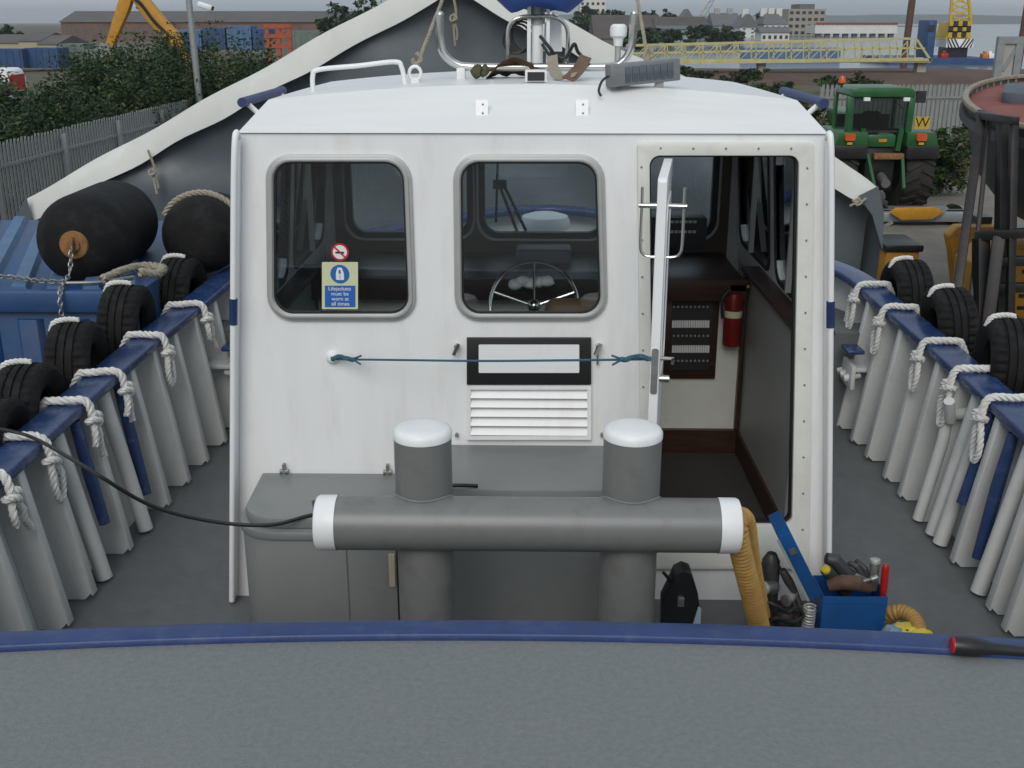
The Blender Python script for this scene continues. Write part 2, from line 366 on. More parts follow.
def hbl(y, s=1):
    q = sorted((q for q in sp_ if q.x > 0), key=lambda v: v.y)
    for a, b in zip(q, q[1:]):
        if a.y <= y <= b.y: return lerp(a.x, b.x, (y - a.y) / (b.y - a.y)) + s * boff(y)
    return q[0].x + s * boff(y) if y < q[0].y else 0
# hull, decks
m = MB(); rows = []
for (off, z) in ((.195, None), (.05, .02), (-.1, -.7), (-.4, GZ)):
    rows.append([Vector((p.x, p.y, 0)) + o * off + Vector((0, 0, (p.z - .02) if z is None else z)) for p, o in PLAN])
m.sheet(rows); m.build('hull_plating', CONTB if 0 else BLKP, boat)
m = MB(); m.sheet([[p + o * .18 - Vector((0, 0, .03)) for p, o in PLAN], [Vector((p.x, p.y, 0)) + o * .03 for p, o in PLAN]]); m.build('bulwark', BULW, boat)
m = MB(); ring = [Vector((p.x, p.y, 0)) + o * .035 for p, o in PLAN]; m.add(ring, [tuple(range(len(ring)))]); m.build('main_deck', DECKM, boat)
m = MB(); bow = [Vector((p.x, p.y, .72)) + o * .13 for p, o in PLAN if p.y > 7.42]; m.add(bow, [tuple(range(len(bow)))])
m.add([bow[0], bow[-1], (bow[-1].x, bow[-1].y, 0), (bow[0].x, bow[0].y, 0)], [(0, 1, 2, 3)]); m.build('bow_deck', DECKM, boat)
m = MB(); m.sweep(PLAN, [(0, -.055), (.19, -.055), (.19, 0), (0, 0)]); m.build('rail_cap', BLUE, boat, bevel=.014, seg=3)
# raised deck the camera stands over, its front edge bowed
Z0 = CAMZ - 1.65
def edge(x): return 2.757 - .04 * x * x
xs = [lerp(-2.36, 2.36, i / 32) for i in range(33)]
m = MB(); m.sheet([[(x, lerp(-2.5, edge(x) - .005, j / 6), Z0) for x in xs] for j in range(7)]); m.build('raised_deck', FOREM, boat)
m = MB(); m.sheet([[(x, edge(x), Z0 - .004) for x in xs], [(x, edge(x), GZ) for x in xs]])
for s in (-1, 1): m.sheet([[(s * 2.36, y, Z0 - .004) for y in (-2.5, edge(2.36))], [(s * 2.36, y, GZ) for y in (-2.5, edge(2.36))]])
m.sheet([[(x, -2.5, Z0 - .004) for x in xs], [(x, -2.5, GZ) for x in xs]]); m.build('stern_hull', GREY, boat)
m = MB(); prof = []
for k in range(9):
    a = math.pi * k / 8; prof.append((.04 * (1 if math.cos(a) > 0 else -1) * abs(math.cos(a)) ** .3, .022 * max(0, math.sin(a)) ** .3))
prof = [(-.04, -.055)] + [(x, z) for x, z in prof[::-1]] + [(.04, -.055)]
m.sweep([(Vector((x, edge(x) - .04, Z0 + .0)), Vector((0, 1, 0))) for x in xs], prof); m.build('rim', RIMB, boat, ang=50)
# stays along the bulwark
def foot(px, py): return PZ(px, py, 0)
STAYS = {-1: [3.3, 3.62, 3.95, 4.3, 4.64, 4.93, 5.43, 6.02, 6.36, 6.7, 7.05, 7.4, 7.75], 1: [3.3, 3.62, 3.95, 4.3, 4.66, 4.86, 5.36, 5.92, 6.22, 6.5, 6.85, 7.15, 7.45, 7.75]}
PIPES = {-1: [5.14, 5.72], 1: [5.07, 5.62, 5.74]}
for s in (-1, 1):
    for y in STAYS[s]:
        xo = hbl(y, s) + .17; xq = hbl(y, s) + .028; zt = rail_z(y) - .056; xi = hbl(y, s) + .02; xf = hbl(y, s) - .11
        m = MB(); prof = [(xq, .012), (xf + .03, .012), (xf - .006, .05), (xi, zt), (xo, zt)]
        m.prism(prof, lambda u, v, w: Vector((s * u, y + w, v)), -.005, .005)
        st = m.build('stay', BULW, boat)
        m = MB(); m.prism([(xf - .006, .03), (xf + .004, .03), (xi + .01, zt), (xi, zt)], lambda u, v, w: Vector((s * (u - .006), y + .03 + w, v)), -.03, .03)
        m.build('flange', BULW, st, bevel=.003)
    for y in PIPES[s]:
        m = MB(); x = hbl(y, s) + .015
        m.tube([(s * (x + .05), y, rail_z(y) - .057), (s * (x - .11), y, .02)], .042, 16)
        m.build('pipe', BULW, boat)
    for y, z0 in ([(5.3, .28), (5.86, .2)] if s < 0 else [(5.22, .16), (5.5, .34)]):
        x = hbl(y, s)
        m = MB(); m.tube([(s * (x + .03), y, rail_z(y) - .07), (s * (x - .02), y - .02, .55), (s * (x - .08), y - .05, z0)], [.03, .034, .03], 12); m.build('batten', BLUE, boat)
# dog-leg vent pipe and brackets by the starboard bulwark
m = MB(); y = 5.93; x = hbl(y, s) - .07
m.tube(smooth_path([(x + .13, y - .1, .72), (x + .06, y, .66), (x + .04, y, .5), (x - .04, y, .02)], 6), .034, 14); m.tube([(x + .05, y - .05, .66), (x + .0, y - .12, .8)], .03, 12); m.build('vent_pipe', BULW, boat)
for s in (-1, 1):
    y = 7.5; x = hbl(y, s)
    fl = MB().bx((s * (x - .1), y - .25, .5), (s * (x + .08), y + .2, .53)).bx((s * (x - .12), y - .27, .38), (s * (x - .09), y + .2, .55)).build('fairlead', BULW, boat, bevel=.006)
    m = MB()
    for k in range(3): m.cyl((s * (x - .15), y - .2 + k * .09, .44), (s * (x - .04), y - .2 + k * .09, .47), .028, 12)
    m.build('roller', BULW, fl)
    MB().bx((s * (x - .17), y - .3, .64), (s * (x - .05), y - .12, .67)).build('cleat', BLUE, boat, bevel=.012)

# --- wheelhouse
wo = [(-XB, .0), (XB, .0), (XT, ZS), (-XT, ZS)]
WIN = [((266, 154), (411, 154), (417, 320), (268, 320)), ((453, 154), (604, 154), (608, 320), (455, 320))]
def wpoly(c, inset=0, r=.1):
    p = [Vector(W(*q)) for q in c]; ctr = sum(p, Vector((0, 0))) / 4
    p = [Vector((q.x + (inset if q.x < ctr.x else -inset), q.y + (inset if q.y < ctr.y else -inset))) for q in p]
    return rpoly(p, r)
dop = [(649, 155), (798, 155), (791, 523), (652, 523)]
holes = [wpoly(c, .022, .1) for c in WIN] + [wpoly(dop, -.012, .05)]
plate('aft_wall', wo, holes, .04, fw(.02), WHITE, boat)
for c in WIN:
    o = plate('window', wpoly(c, 0, .115), [wpoly(c, .034, .085)], .018, fw(-.006), ALU, boat, bevel=.004)
    plate('frame_lip', wpoly(c, .014, .1), [wpoly(c, .03, .088)], .012, fw(-.02), ALU, o, bevel=.003)
    plate('gasket', wpoly(c, .03, .088), [wpoly(c, .042, .078)], .02, fw(.0), GASK, o)
    plate('pane', wpoly(c, .036, .08), [], .006, fw(.006), GLASS, o)
# door frame, bolts, leaf
dfo = [(637, 142), (813, 142), (808, 567), (641, 567)]
df = plate('door_frame', wpoly(dfo, 0, .02), [wpoly(dop, .0, .045)], .022, fw(-.011), CREAM, boat, bevel=.003)
plate('seal', wpoly(dop, -.004, .05), [wpoly(dop, .009, .04)], .03, fw(.018), GASK, df)
bolts = [(660 + k * 32.5, 147.5) for k in range(5)] + [(806 - k * .45, 167 + k * 36) for k in range(11)] + [(641 + k * .3, 166 + k * 36.5) for k in range(8)]
bp_ = None
for px, py in bolts:
    x, z = W(px, py)
    if bp_ is None: bp_ = MB().lathe([(.0, -.005), (.0045, -.004), (.0055, 0), (.0055, .004)], (x, YW - .024, z), (0, 1, 0), 8).build('bolt', STEEL, df)
    else: c = bp_.copy(); COL.objects.link(c); c.location = Vector((x, YW - .026, z - .007)) - wloc(df)
hx, hz0 = W(651.5, 523); zt = W(651, 157)[1]
L = .66; ang = R(-98.6); hinge = Vector((hx + .0, YW - .03, 0))
du = Vector((math.cos(ang), math.sin(ang), 0)); dn = Vector((-du.y, du.x, 0))
fd = lambda u, v, w: hinge + du * u + dn * w + Vector((0, 0, v))
leaf = plate('door', rpoly([(0, hz0 + .02), (L, hz0 + .02), (L, zt), (0, zt)], .02), [], .03, fd, WHITE, boat, bevel=.004)
for s in (-1, 1):
    plate('panel', rpoly([(.1, 1.35), (.56, 1.35), (.56, zt - .12), (.1, zt - .12)], .08), [rpoly([(.13, 1.38), (.53, 1.38), (.53, zt - .15), (.13, zt - .15)], .06)], .01, (lambda q: lambda u, v, w: fd(u, v, w + q))(s * .0185), WHITE, leaf)
    hz = P(668, 205, YW - .5).z
    m = MB(); q = s * .024; e = s * .085; u0 = L - .16
    m.tube([fd(u0, hz, q), fd(u0, hz, e + s * .012)], .011, 12)
    m.tube(smooth_path([fd(u0, hz + .075, e), fd(u0, hz, e), fd(u0, hz - .16, e), fd(u0, hz - .2, e - s * .012), fd(u0, hz - .21, e - s * .04), fd(u0, hz - .21, q)], 5), .0065, 10)
    m.build('handle', CHROME, leaf)
zl0 = P(656, 392, YW - .66).z; zl1 = P(656, 347, YW - .66).z
plate('lock_plate', rpoly([(-.014, zl0), (.014, zl0), (.014, zl1), (-.014, zl1)], .01), [], .004, lambda u, v, w: fd(L + .003 + w, v, u), STEEL, leaf)
m = MB(); m.cyl(fd(L - .06, lerp(zl0, zl1, .7), -.023), fd(L - .06, lerp(zl0, zl1, .7), .075), .009, 10); MB().cyl(fd(L - .06, lerp(zl0, zl1, .25), .018), fd(L - .06, lerp(zl0, zl1, .25), .06), .016, 12).build('lock_knob', CHROME, leaf)
m.bar(fd(L - .07, lerp(zl0, zl1, .7), .072), fd(L - .0, lerp(zl0, zl1, .7), .072), .012, .012); m.build('lever', CHROME, leaf)
for k in (.15, .5, .85):
    z = lerp(hz0, zt, k); MB().cyl((hx - .012, YW - .034, z - .06), (hx - .012, YW - .034, z + .06), .011, 10).build('hinge', CREAM, leaf)
# side plates running on past the aft wall, with a tube edge and blue marks
for s in (-1, 1):
    m = MB(); f = lambda u, v, w: Vector((s * (sx(v) - .024 + w), u, v))
    m.prism([(YW - .09, .02), (YW - .002, .02), (YW - .002, ZS - .05), (YW - .05, ZS - .02), (YW - .09, ZS - .12)], f, -.011, .011); fin = m.build('side_fin', WHITE, boat, bevel=.004)
    m = MB(); m.tube(smooth_path([(s * (sx(.02) - .024), YW - .09, .02), (s * (sx(1) - .024), YW - .09, 1), (s * (sx(ZS - .12) - .024), YW - .09, ZS - .12), (s * (sx(ZS) - .026), YW - .03, ZS - .012)], 8), .0145, 12); m.build('edge_tube', WHITE, fin)
    za, zb = P(232, 325, YW - .1).z, P(232, 299, YW - .1).z
    m = MB(); m.tube([(s * (sx(za) - .024), YW - .091, za), (s * (sx(zb) - .024), YW - .091, zb)], .0195, 12); m.build('blue_band', BLUE, fin)
# side and front walls
YF = 7.3
for s in (-1, 1):
    f = lambda u, v, w: Vector((s * (sx(v) - .02 + w), u, v))
    outl = [(YW + .042, 0), (YF - .042, 0), (YF - .042, ZS), (YW + .042, ZS)]
    wins = [[(5.25, 1.46), (6.0, 1.46), (6.0, 2.16), (5.25, 2.16)], [(6.2, 1.46), (7.1, 1.46), (7.1, 2.16), (6.2, 2.16)]]
    plate('side_wall', outl, [rpoly(q, .09) for q in wins], .04, f, WHITE, boat)
    for q in wins:
        big = [(q[0][0] - .03, q[0][1] - .03), (q[1][0] + .03, q[1][1] - .03), (q[2][0] + .03, q[2][1] + .03), (q[3][0] - .03, q[3][1] + .03)]
        wn = plate('window', rpoly(big, .11), [rpoly(q, .085)], .056, f, DASH, boat)
        plate('pane', rpoly(q, .086), [], .006, f, GLASSD, wn)
        MB().bx((s * (sx(1.8) - .05), (q[0][0] + q[1][0]) / 2 - .012, 1.46), (s * (sx(1.8) - .02), (q[0][0] + q[1][0]) / 2 + .012, 2.16)).build('mullion', ALU, wn)
    MB().prism([(5.1, .26), (6.4, .26), (6.4, 1.4), (5.1, 1.36)], lambda u, v, w: Vector((s * (1.3 + w), u, v)), -.008, .008).build('side_lining', LINER, boat)
    MB().prism([(5.1, .27), (6.4, .27), (6.4, .4), (5.1, .4)], lambda u, v, w: Vector((s * (1.283 + w), u, v)), -.008, .008).build('skirting', WOOD, boat)
    MB().bx((s * 1.26, 5.06, 1.385), (s * 1.45, 6.5, 1.41)).build('side_shelf', WOOD, boat, bevel=.006)
ff = lambda u, v, w: Vector((u, YF - .02 - w, v))
FW = [(-1.19, -.42), (-.31, .47), (.57, 1.19)]
plate('front_wall', [(-XB + .0, 0), (XB, 0), (XT, ZS), (-XT, ZS)], [rpoly([(a, 1.46), (b, 1.46), (b, 2.18), (a, 2.18)], .1) for a, b in FW], .04, ff, WHITE, boat)
for a, b in FW:
    wn = plate('window', rpoly([(a - .035, 1.425), (b + .035, 1.425), (b + .035, 2.215), (a - .035, 2.215)], .125), [rpoly([(a + .004, 1.464), (b - .004, 1.464), (b - .004, 2.176), (a + .004, 2.176)], .096)], .06, ff, DASH, boat)
    plate('pane', rpoly([(a, 1.46), (b, 1.46), (b, 2.18), (a, 2.18)], .1), [], .006, ff, GLASSD, wn)
plate('front_lining', [(-1.3, 1.3), (1.3, 1.3), (1.3, 2.3), (-1.3, 2.3)], [rpoly([(a - .05, 1.41), (b + .05, 1.41), (b + .05, 2.23), (a - .05, 2.23)], .13) for a, b in FW], .01, lambda u, v, w: Vector((u, YF - .06 - w, v)), mat('interior_brown_lining', (.11, .085, .065), .6, var=.1), boat)
# roof: sloping fascia, cambered top
xt, yt0, yt1 = 1.25, 5.36, 7.1
def zc(x): return ZS + .122 + .072 * (1 - (x / xt) ** 2)
NX, NY = 20, 6
m = MB(); top = [[Vector((lerp(-xt, xt, i / NX), lerp(yt0, yt1, j / NY), zc(lerp(-xt, xt, i / NX)) - .012 * (j / NY) ** 2)) for i in range(NX + 1)] for j in range(NY + 1)]
m.sheet(top)
e = .012; ex_ = -.018
lowa = [Vector((lerp(-XT - ex_, XT + ex_, i / NX), YW - e, ZS + .004)) for i in range(NX + 1)]; lowf = [Vector((lerp(-XT - ex_, XT + ex_, i / NX), YF + e, ZS + .004)) for i in range(NX + 1)]
m.sheet([lowa, top[0]]); m.sheet([lowf, top[-1]])
for k, s in ((0, -1), (NX, 1)):
    m.sheet([[Vector((s * (XT + ex_), lerp(YW - e, YF + e, j / NY), ZS + .004)) for j in range(NY + 1)], [r[k] for r in top]])
roof = m.build('roof', ROOFW, boat, bevel=0, ang=12)
MB().bx((-XT + .03, YW + .05, ZS - .03), (XT - .03, YF - .05, ZS - .02)).build('ceiling', LINER, boat)
# roof fittings
def on_roof(px, py, Y): return P(px, py, Y)
def bracket(px, py):
    z = P(px, py, 5.14).z; x = P(px, py, 5.14).x; y = YW + (z - ZS) / .18 * .33
    m = MB(); M = Euler((R(70), 0, 0)).to_matrix()
    m.box((x, y - .045, z), (.056, .085, .008), M); m.box((x - .024, y - .025, z - .01), (.008, .07, .045), M); m.box((x, y - .03, z - .045), (.056, .045, .008))
    b = m.build('bracket', WHITE, boat)
    for q in (-.02, .02): MB().ball(Vector((x + .004, y - .045, z)) + M @ Vector((0, q, .005)), .005, 8).build('screw', STEEL, b)
bracket(482, 109); bracket(582, 109)
def foot_z(x, y): return zc(x) - .012 * max(0, (y - yt0) / (yt1 - yt0)) ** 2
a = P(313, 88, 5.75); b = P(405, 80, 5.75); za, zb = foot_z(a.x, 5.75), foot_z(b.x, 5.75); h = .105
m = MB(); m.tube(smooth_path([(a.x, 5.75, za - .01), (a.x + .002, 5.75, za + h * .7), (a.x + .035, 5.75, za + h), (lerp(a.x, b.x, .5), 5.75, (za + zb) / 2 + h), (b.x - .05, 5.75, zb + h), (b.x - .015, 5.75, zb + h * .75), (b.x, 5.75, zb - .01)], 6), .0125, 12); m.build('grab_rail', WHITE, boat)
for px in (415,):
    p = P(px, 70, 5.8); z = foot_z(p.x, 5.8)
    m = MB(); m.tube([Vector((p.x + .03 * math.cos(t * math.pi / 8), 5.8, z + .045 + .034 * math.sin(t * math.pi / 8))) for t in range(16)], .009, 8, closed=True); m.bx((p.x - .02, 5.78, z - .01), (p.x + .02, 5.82, z + .025)); m.build('lifting_eye', WHITE, boat)
# polished goal-post bar and its feet
YB = 5.95
m = MB(); m.tube(smooth_path([P(440, 15, YB), P(440, 40, YB), P(444, 54, YB), P(456, 64, YB), P(475, 67, YB), P(540, 67, YB), P(605, 67, YB), P(622, 62, YB), P(631, 48, YB), P(633, 30, YB), P(634, 14, YB)], 6), .021, 14)
m.ball(P(440, 15, YB), .021, 12); m.ball(P(634, 14, YB), .021, 12); gb = m.build('goalpost_bar', CHROME, boat)
for px in (461, 618):
    p = P(px, 68, YB); m = MB(); m.bx((p.x - .022, YB - .03, foot_z(p.x, YB) - .01), (p.x + .022, YB + .03, p.z)); m.build('foot_bracket', WHITE, gb, bevel=.004)
# mast in its tabernacle
YM = 6.05
p = P(537, 66, YM); zr = foot_z(p.x, YM)
mast = MB().cyl((p.x, YM, zr - .02), (p.x, YM, P(537, 22, YM).z), .031, 20).build('mast', WHITE, boat)
MB().cyl((p.x, YM, P(537, 24, YM).z), (p.x, YM, P(537, -60, YM).z), .041, 20).build('upper_tube', GALV, mast)
m = MB(); m.tube(smooth_path([P(508, 66, YM - .06), P(508, 34, YM - .06), P(512, 22, YM - .06), P(523, 17, YM - .06), P(538, 16.5, YM - .06), P(553, 17, YM - .06), P(564, 23, YM - .06), P(568, 36, YM - .06), P(566, 64, YM - .06)], 6), .011, 10); m.build('hoop', CHROME, mast)
for px in (529, 548): MB().bx(P(px - 2, 66, YM - .05), P(px + 2, 2, YM - .03)).build('cheek_plate', WHITE, mast)
MB().prism([(-.05, 0), (.05, 0), (.045, .14), (-.0, .2), (-.045, .14)], lambda u, v, w_: Vector((P(553, 60, YM).x + u, YM + .1 + w_, P(553, 52, YM).z + v)), -.01, .01).build('gusset', WHITE, mast)
m = MB()
for k in range(5):
    c = P(515 + k * 3, 40 - k * 1.5, YM + .03); r = .07 + k * .004
    m.tube([c + Vector((r * math.cos(t * math.pi / 10) * .9, .012 * k, r * math.sin(t * math.pi / 10))) for t in range(20)], .006, 6, closed=True)
m.build('cable_coil', DASH, mast)
m = MB(); m.tube(smooth_path([P(540, 36, YM - .07), P(550, 48, YM - .1), P(556, 56, YM - .08), P(566, 57, YM - .08), P(574, 44, YM - .1), P(578, 52, YM - .07), P(586, 60, YM - .05)], 6), .009, 8); m.tube(smooth_path([P(542, 44, YM - .09), P(552, 58, YM - .1), P(562, 62, YM - .06)], 6), .008, 8); m.build('wiring', DASH, mast)
p = P(618, 47, 5.98); zr = foot_z(p.x, 5.98); za = P(618, 36, 5.98).z; zb = P(618, 24, 5.98).z
dome = MB().lathe([(0, zb), (.03, zb), (.042, zb - .012), (.045, lerp(zb, za, .5)), (.043, za), (.028, za - .012), (.022, za - .05), (0, za - .05)], (p.x, 5.98, 0), (0, 0, 1), 24).build('antenna_dome', CAPW, boat)
MB().cyl((p.x, 5.98, zr - .01), (p.x, 5.98, za - .045), .016, 14).build('stem', ALU, dome)
# small white floodlight and the lamp bar
fl = MB(); a = P(525, 82, 5.5); b = P(547, 70, 5.5); fl.bx((a.x, 5.47, a.z), (b.x, 5.58, b.z)); lamp = fl.build('floodlight', WHITE, boat, bevel=.006)
m = MB()
for k in range(2):
    z = lerp(a.z, b.z, .3 + .36 * k); m.bx((a.x + .012, 5.462, z - .009), (b.x - .012, 5.474, z + .011))
m.build('lens', DASH, lamp); m = MB(); x = (a.x + b.x) / 2; m.bx((x - .012, 5.55, a.z - .04), (x + .012, 5.6, a.z + .02)); m.build('foot', WHITE, lamp)
a = P(608, 76, 5.3); b = P(677, 69, 5.42); c = (a + b) / 2; d = (b - a); Ln = d.length + .0
Mx = Matrix((d.normalized(), Vector((0, 0, 1)).cross(d.normalized()).normalized(), d.normalized().cross(Vector((0, 0, 1)).cross(d.normalized()).normalized()))).transposed()
bar = MB().box(c, (Ln, .075, .1), Mx).build('lamp_bar', mat('lamp_grey_casting', (.2, .21, .22), .5, .3, var=.1, vs_=20), boat, bevel=.006)
m = MB()
for k in range(7): m.box(c + Mx @ Vector((-Ln / 2 + .085 + k * .036, -.039, 0)), (.031, .008, .07), Mx)
m.build('lens', mat('lamp_lens', (.09, .11, .13), .12, var=.2, spec=.8), bar, bevel=.003)
m = MB()
for k in range(14): m.box(c + Mx @ Vector((-Ln / 2 + .02 + k * (Ln - .04) / 13, .045, .0)), (.006, .03, .085), Mx)
m.build('cooling_fins', GALV, bar)
m = MB(); zr = foot_z(c.x, c.y); m.bx((c.x - .1, c.y - .02, zr - .02), (c.x - .06, c.y + .02, c.z)); m.bx((c.x + .06, c.y - .0, zr - .02), (c.x + .1, c.y + .03, c.z)); m.build('foot', GALV, bar)
m = MB(); m.tube(smooth_path([a + Vector((.0, -.02, .0)), a + Vector((-.03, -.05, -.02)), a + Vector((-.045, -.07, -.06)), a + Vector((-.035, -.08, -.085))], 6), .006, 8); m.build('lead', DASH, bar)
# blue padded handrails high on each side
for s in (-1, 1):
    y0, y1 = 5.35, 6.25; x = s * 1.375
    m = MB(); z = 2.44; hr = m.tube([(x, y0, z), (x - s * .0, y1, z + .0)], .023, 14).build('side_handrail', mat('navy_padding', (.02, .04, .13), .5, var=.2), boat)
    for y in (y0 + .08, y1 - .1): MB().tube([(s * (XT - .045), y, ZS + .02), (x - s * .005, y, z - .01)], .013, 10).build('stub', WHITE, hr)
# the vent with black framed cover, louvre, dogs
def wr(x0, y0, x1, y1): return [W(x0, y1), W(x1, y1), W(x1, y0), W(x0, y0)]
vc = plate('vent_cover', wr(467, 337, 591, 383), [], .02, fw(-.012), GASK, boat, bevel=.003)
plate('cover_panel', rpoly(wr(479, 343, 579, 371), .004), [], .008, fw(-.026), CAPW, vc)
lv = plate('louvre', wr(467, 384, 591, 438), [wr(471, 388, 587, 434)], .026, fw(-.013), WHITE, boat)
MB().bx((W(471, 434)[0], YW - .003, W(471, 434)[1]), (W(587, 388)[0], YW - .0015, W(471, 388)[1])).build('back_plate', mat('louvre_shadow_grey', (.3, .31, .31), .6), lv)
for k in range(5):
    x0, z1 = W(471, 389 + k * 9.2); x1, z0 = W(587, 389 + k * 9.2 + 8.6)
    MB().prism([(YW - .004, z1), (YW - .0, z1), (YW - .024, z0 + .004), (YW - .03, z0 + .004), (YW - .026, z0 + .012)], lambda u, v, w: Vector((w, u, v)), x0, x1).build('slat', WHITE, lv)
for px in (457, 598):
    x, z = W(px, 345); m = MB(); m.cyl((x, YW, z), (x, YW - .04, z), .012, 10); m.bar((x + .01, YW - .045, z + .02), (x - .015, YW - .05, z - .035), .014, .016); m.cyl((x, YW - .02, z - .09 if px > 500 else z - .02), (x, YW - .02, z), .006, 8); m.build('dog_clip', CHROME, vc)
for px in (457, 602):
    x, z = W(px, 434); MB().cyl((x, YW, z), (x, YW - .025, z), .009, 8).build('stud', STEEL, lv)
x, z = W(333, 357); MB().lathe([(0, -.03), (.018, -.028), (.03, -.015), (.033, 0), (0, 0)], (x, YW, z), (0, 1, 0), 18).build('eye_pad', WHITE, boat)
# casings at the foot of the wall
YC = 4.46
zl = W(300, 472)[1]; xr = W(395, 520, YC)[0]; xl = P(238, 560, YC).x
co = rpoly([(xl, YC), (xr, YC), (xr, YW - .003), (xl - .02, YW - .003)], [.17, 0, 0, 0], 10)
cas = MB().prism(co, lambda u, v, w: Vector((u, v, w)), .002, zl - .06).build('casing', GREY, boat, bevel=.008)
ci = rpoly([(xl + .015, YC + .02), (xr, YC + .02), (xr, YW - .005), (xl + .0, YW - .005)], [.16, 0, 0, 0], 10)
cl = rpoly([(xl - .012, YC - .014), (xr, YC - .014), (xr, YW - .006), (xl - .03, YW - .006)], [.185, 0, 0, 0], 10)
MB().prism(cl, lambda u, v, w: Vector((u, v, w)), zl - .1, zl - .058).build('lip', GREY, cas, bevel=.01)
lid = MB().prism(ci, lambda u, v, w: Vector((u, v, w)), zl - .057, zl).build('lid', GREY, cas, bevel=.012)
for px in (285, 388):
    x, z = W(px, 470); MB().cyl((x - .02, YW - .02, zl + .012), (x + .02, YW - .02, zl + .012), .012, 10).bx((x - .006, YW - .03, zl), (x + .006, YW - .003, zl + .05)).build('hinge', STEEL, lid)
p = P(318, 495, YC + .06); MB().bar((p.x - .012, p.y, zl), (p.x - .02, p.y, zl + .07), .012, .02).bar((p.x + .014, p.y, zl), (p.x + .016, p.y, zl + .06), .012, .02).bx((p.x - .025, p.y - .02, zl - .001), (p.x + .03, p.y + .02, zl + .012)).build('catch', STEEL, lid)
p = P(347, 560, YC); MB().bx((p.x - .003, YC - .002, .02), (p.x + .003, YC + .01, zl - .1)).build('seam', mat('seam_grey', (.1, .1, .1), .6), cas)
a = P(390, 585, YC); b = P(395, 553, YC); MB().bx((a.x, YC - .02, a.z), (b.x, YC + .0, b.z)).build('timber_chock', mat('bleached_timber', (.42, .36, .26), .8, var=.25, vs_=20, stretch=(1, 1, .2)), cas, bevel=.004)
zc2 = W(520, 444)[1]; x1 = P(604, 560, YC).x
MB().bx((xr + .003, YC - .0, .002), (x1 + .08, YW - .003, zc2)).build('engine_casing', GREY, boat, bevel=.014)
# bitts
YBT = 3.97; YBR = YBT - .085
a = P(317, 524, YBR); b = P(739, 524, YBR); zb = (a.z + b.z) / 2; rb = .106
YBR = YBT - .085
bitt = MB().tube([(a.x + .08, YBR, zb), (b.x - .075, YBR, zb)], rb, 40, cap=False).build('bitts', BITT, boat)
for xe, s in ((a.x, 1), (b.x, -1)):
    prof = [(0, 0), (rb - .012, 0), (rb - .003, .004), (rb + .002, .014), (rb + .0025, .083)]
    MB().lathe(prof, (xe, YBR, zb), (s, 0, 0), 40).build('end_cap', CAPW, bitt)
for xa, xb, in ((394.5, 452), (603, 661)):
    l, r_ = P(xa, 460, YBT), P(xb, 460, YBT); x = (l.x + r_.x) / 2; r = (r_.x - l.x) / 2; zt = P(xa, 427, YBT).z; zw = P(xa, 447, YBT - r).z
    post = MB().cyl((x, YBT, .0), (x, YBT, zw + .001), r, 40).build('post', BITT, bitt)
    MB().lathe([(0, .008), (r * .55, .0065), (r * .86, .002), (r - .006, -.003), (r + .0025, -.016), (r + .0025, zw - zt)], (x, YBT, zt), (0, 0, 1), 40).build('cap', CAPW, post)
    MB().tube([Vector((x + (r + .004) * math.cos(t * math.pi / 20), YBT + (r + .004) * math.sin(t * math.pi / 20), zb + math.sqrt(max(.0004, rb ** 2 - (.085 + (r) * math.sin(t * math.pi / 20)) ** 2)) + .001)) for t in range(20, 41)], .006, 6).build('weld', BITT, post)
# --- inside the wheelhouse
MB().bx((-1.4, 5.05, .2), (1.4, 7.2, .25)).build('cabin_floor', CARPET, boat)
MB().bx((-1.28, 6.42, .26), (1.28, 6.5, 1.32)).build('console_front', CREAM, boat)
MB().bx((-1.28, 6.38, .255), (1.28, 6.415, .4)).build('console_skirting', WOOD, boat)
MB().bx((1.262, 6.37, .41), (1.282, 6.43, 1.4)).build('corner_trim', WOOD, boat)
MB().bx((-1.3, 6.33, 1.3), (1.27, 7.2, 1.345)).bx((-1.3, 6.3, 1.24), (1.27, 6.33, 1.37)).build('console_shelf', WOOD, boat, bevel=.006)
fp = lambda px, py, Y: P(px, py, Y)
a = P(667, 378, 6.41); b = P(720, 292, 6.41); bd = MB().bx((a.x - .1, 6.395, a.z), (b.x, 6.415, b.z)).build('switch_board', WOOD, boat, bevel=.005)
a = P(669, 370, 6.39); b = P(713, 298, 6.39); MB().bx((a.x, 6.385, a.z), (b.x, 6.394, b.z)).build('panel', DASH, bd)
for py in (324, 349):
    m = MB()
    for k in range(16):
        p = P(673 + k * 2.35, py, 6.38); m.bx((p.x - .0055, 6.375, p.z - .022), (p.x + .0055, 6.386, p.z + .022))
    m.build('breaker_row', CAPW, bd)
for py in (307, 336, 361):
    m = MB()
    for k in range(9): p = P(674 + k * 4.2, py, 6.38); m.ball((p.x, 6.383, p.z), .008, 6)
    m.build('breaker_knobs', ALU, bd)
a = P(640, 245, 6.7); b = P(704, 214, 6.7); rd = MB().bx((a.x - .06, 6.55, a.z), (b.x, 6.8, b.z)).build('radio', DASH, boat, bevel=.01)
for k in range(7):
    p = P(668 + k * 4.5, 222, 6.54)
    for dz in (0, -.06): MB().bx((p.x - .01, 6.545, p.z - .008 + dz), (p.x + .01, 6.552, p.z + .008 + dz)).build('button', ALU, rd)
for px, py, wd in ((380, 285, .34), (500, 292, .3)):
    p = P(px, py, 6.38); MB().bx((p.x - wd / 2, 6.36, p.z - .05), (p.x + wd / 2, 6.42, p.z + .05)).build('instrument_panel', DASH, boat, bevel=.02)
m = MB(); c = P(534, 305, 6.0); tilt = R(35); ax = Vector((0, math.sin(tilt), math.cos(tilt))); e1 = Vector((1, 0, 0)); e2 = ax.cross(e1); Rw = .245
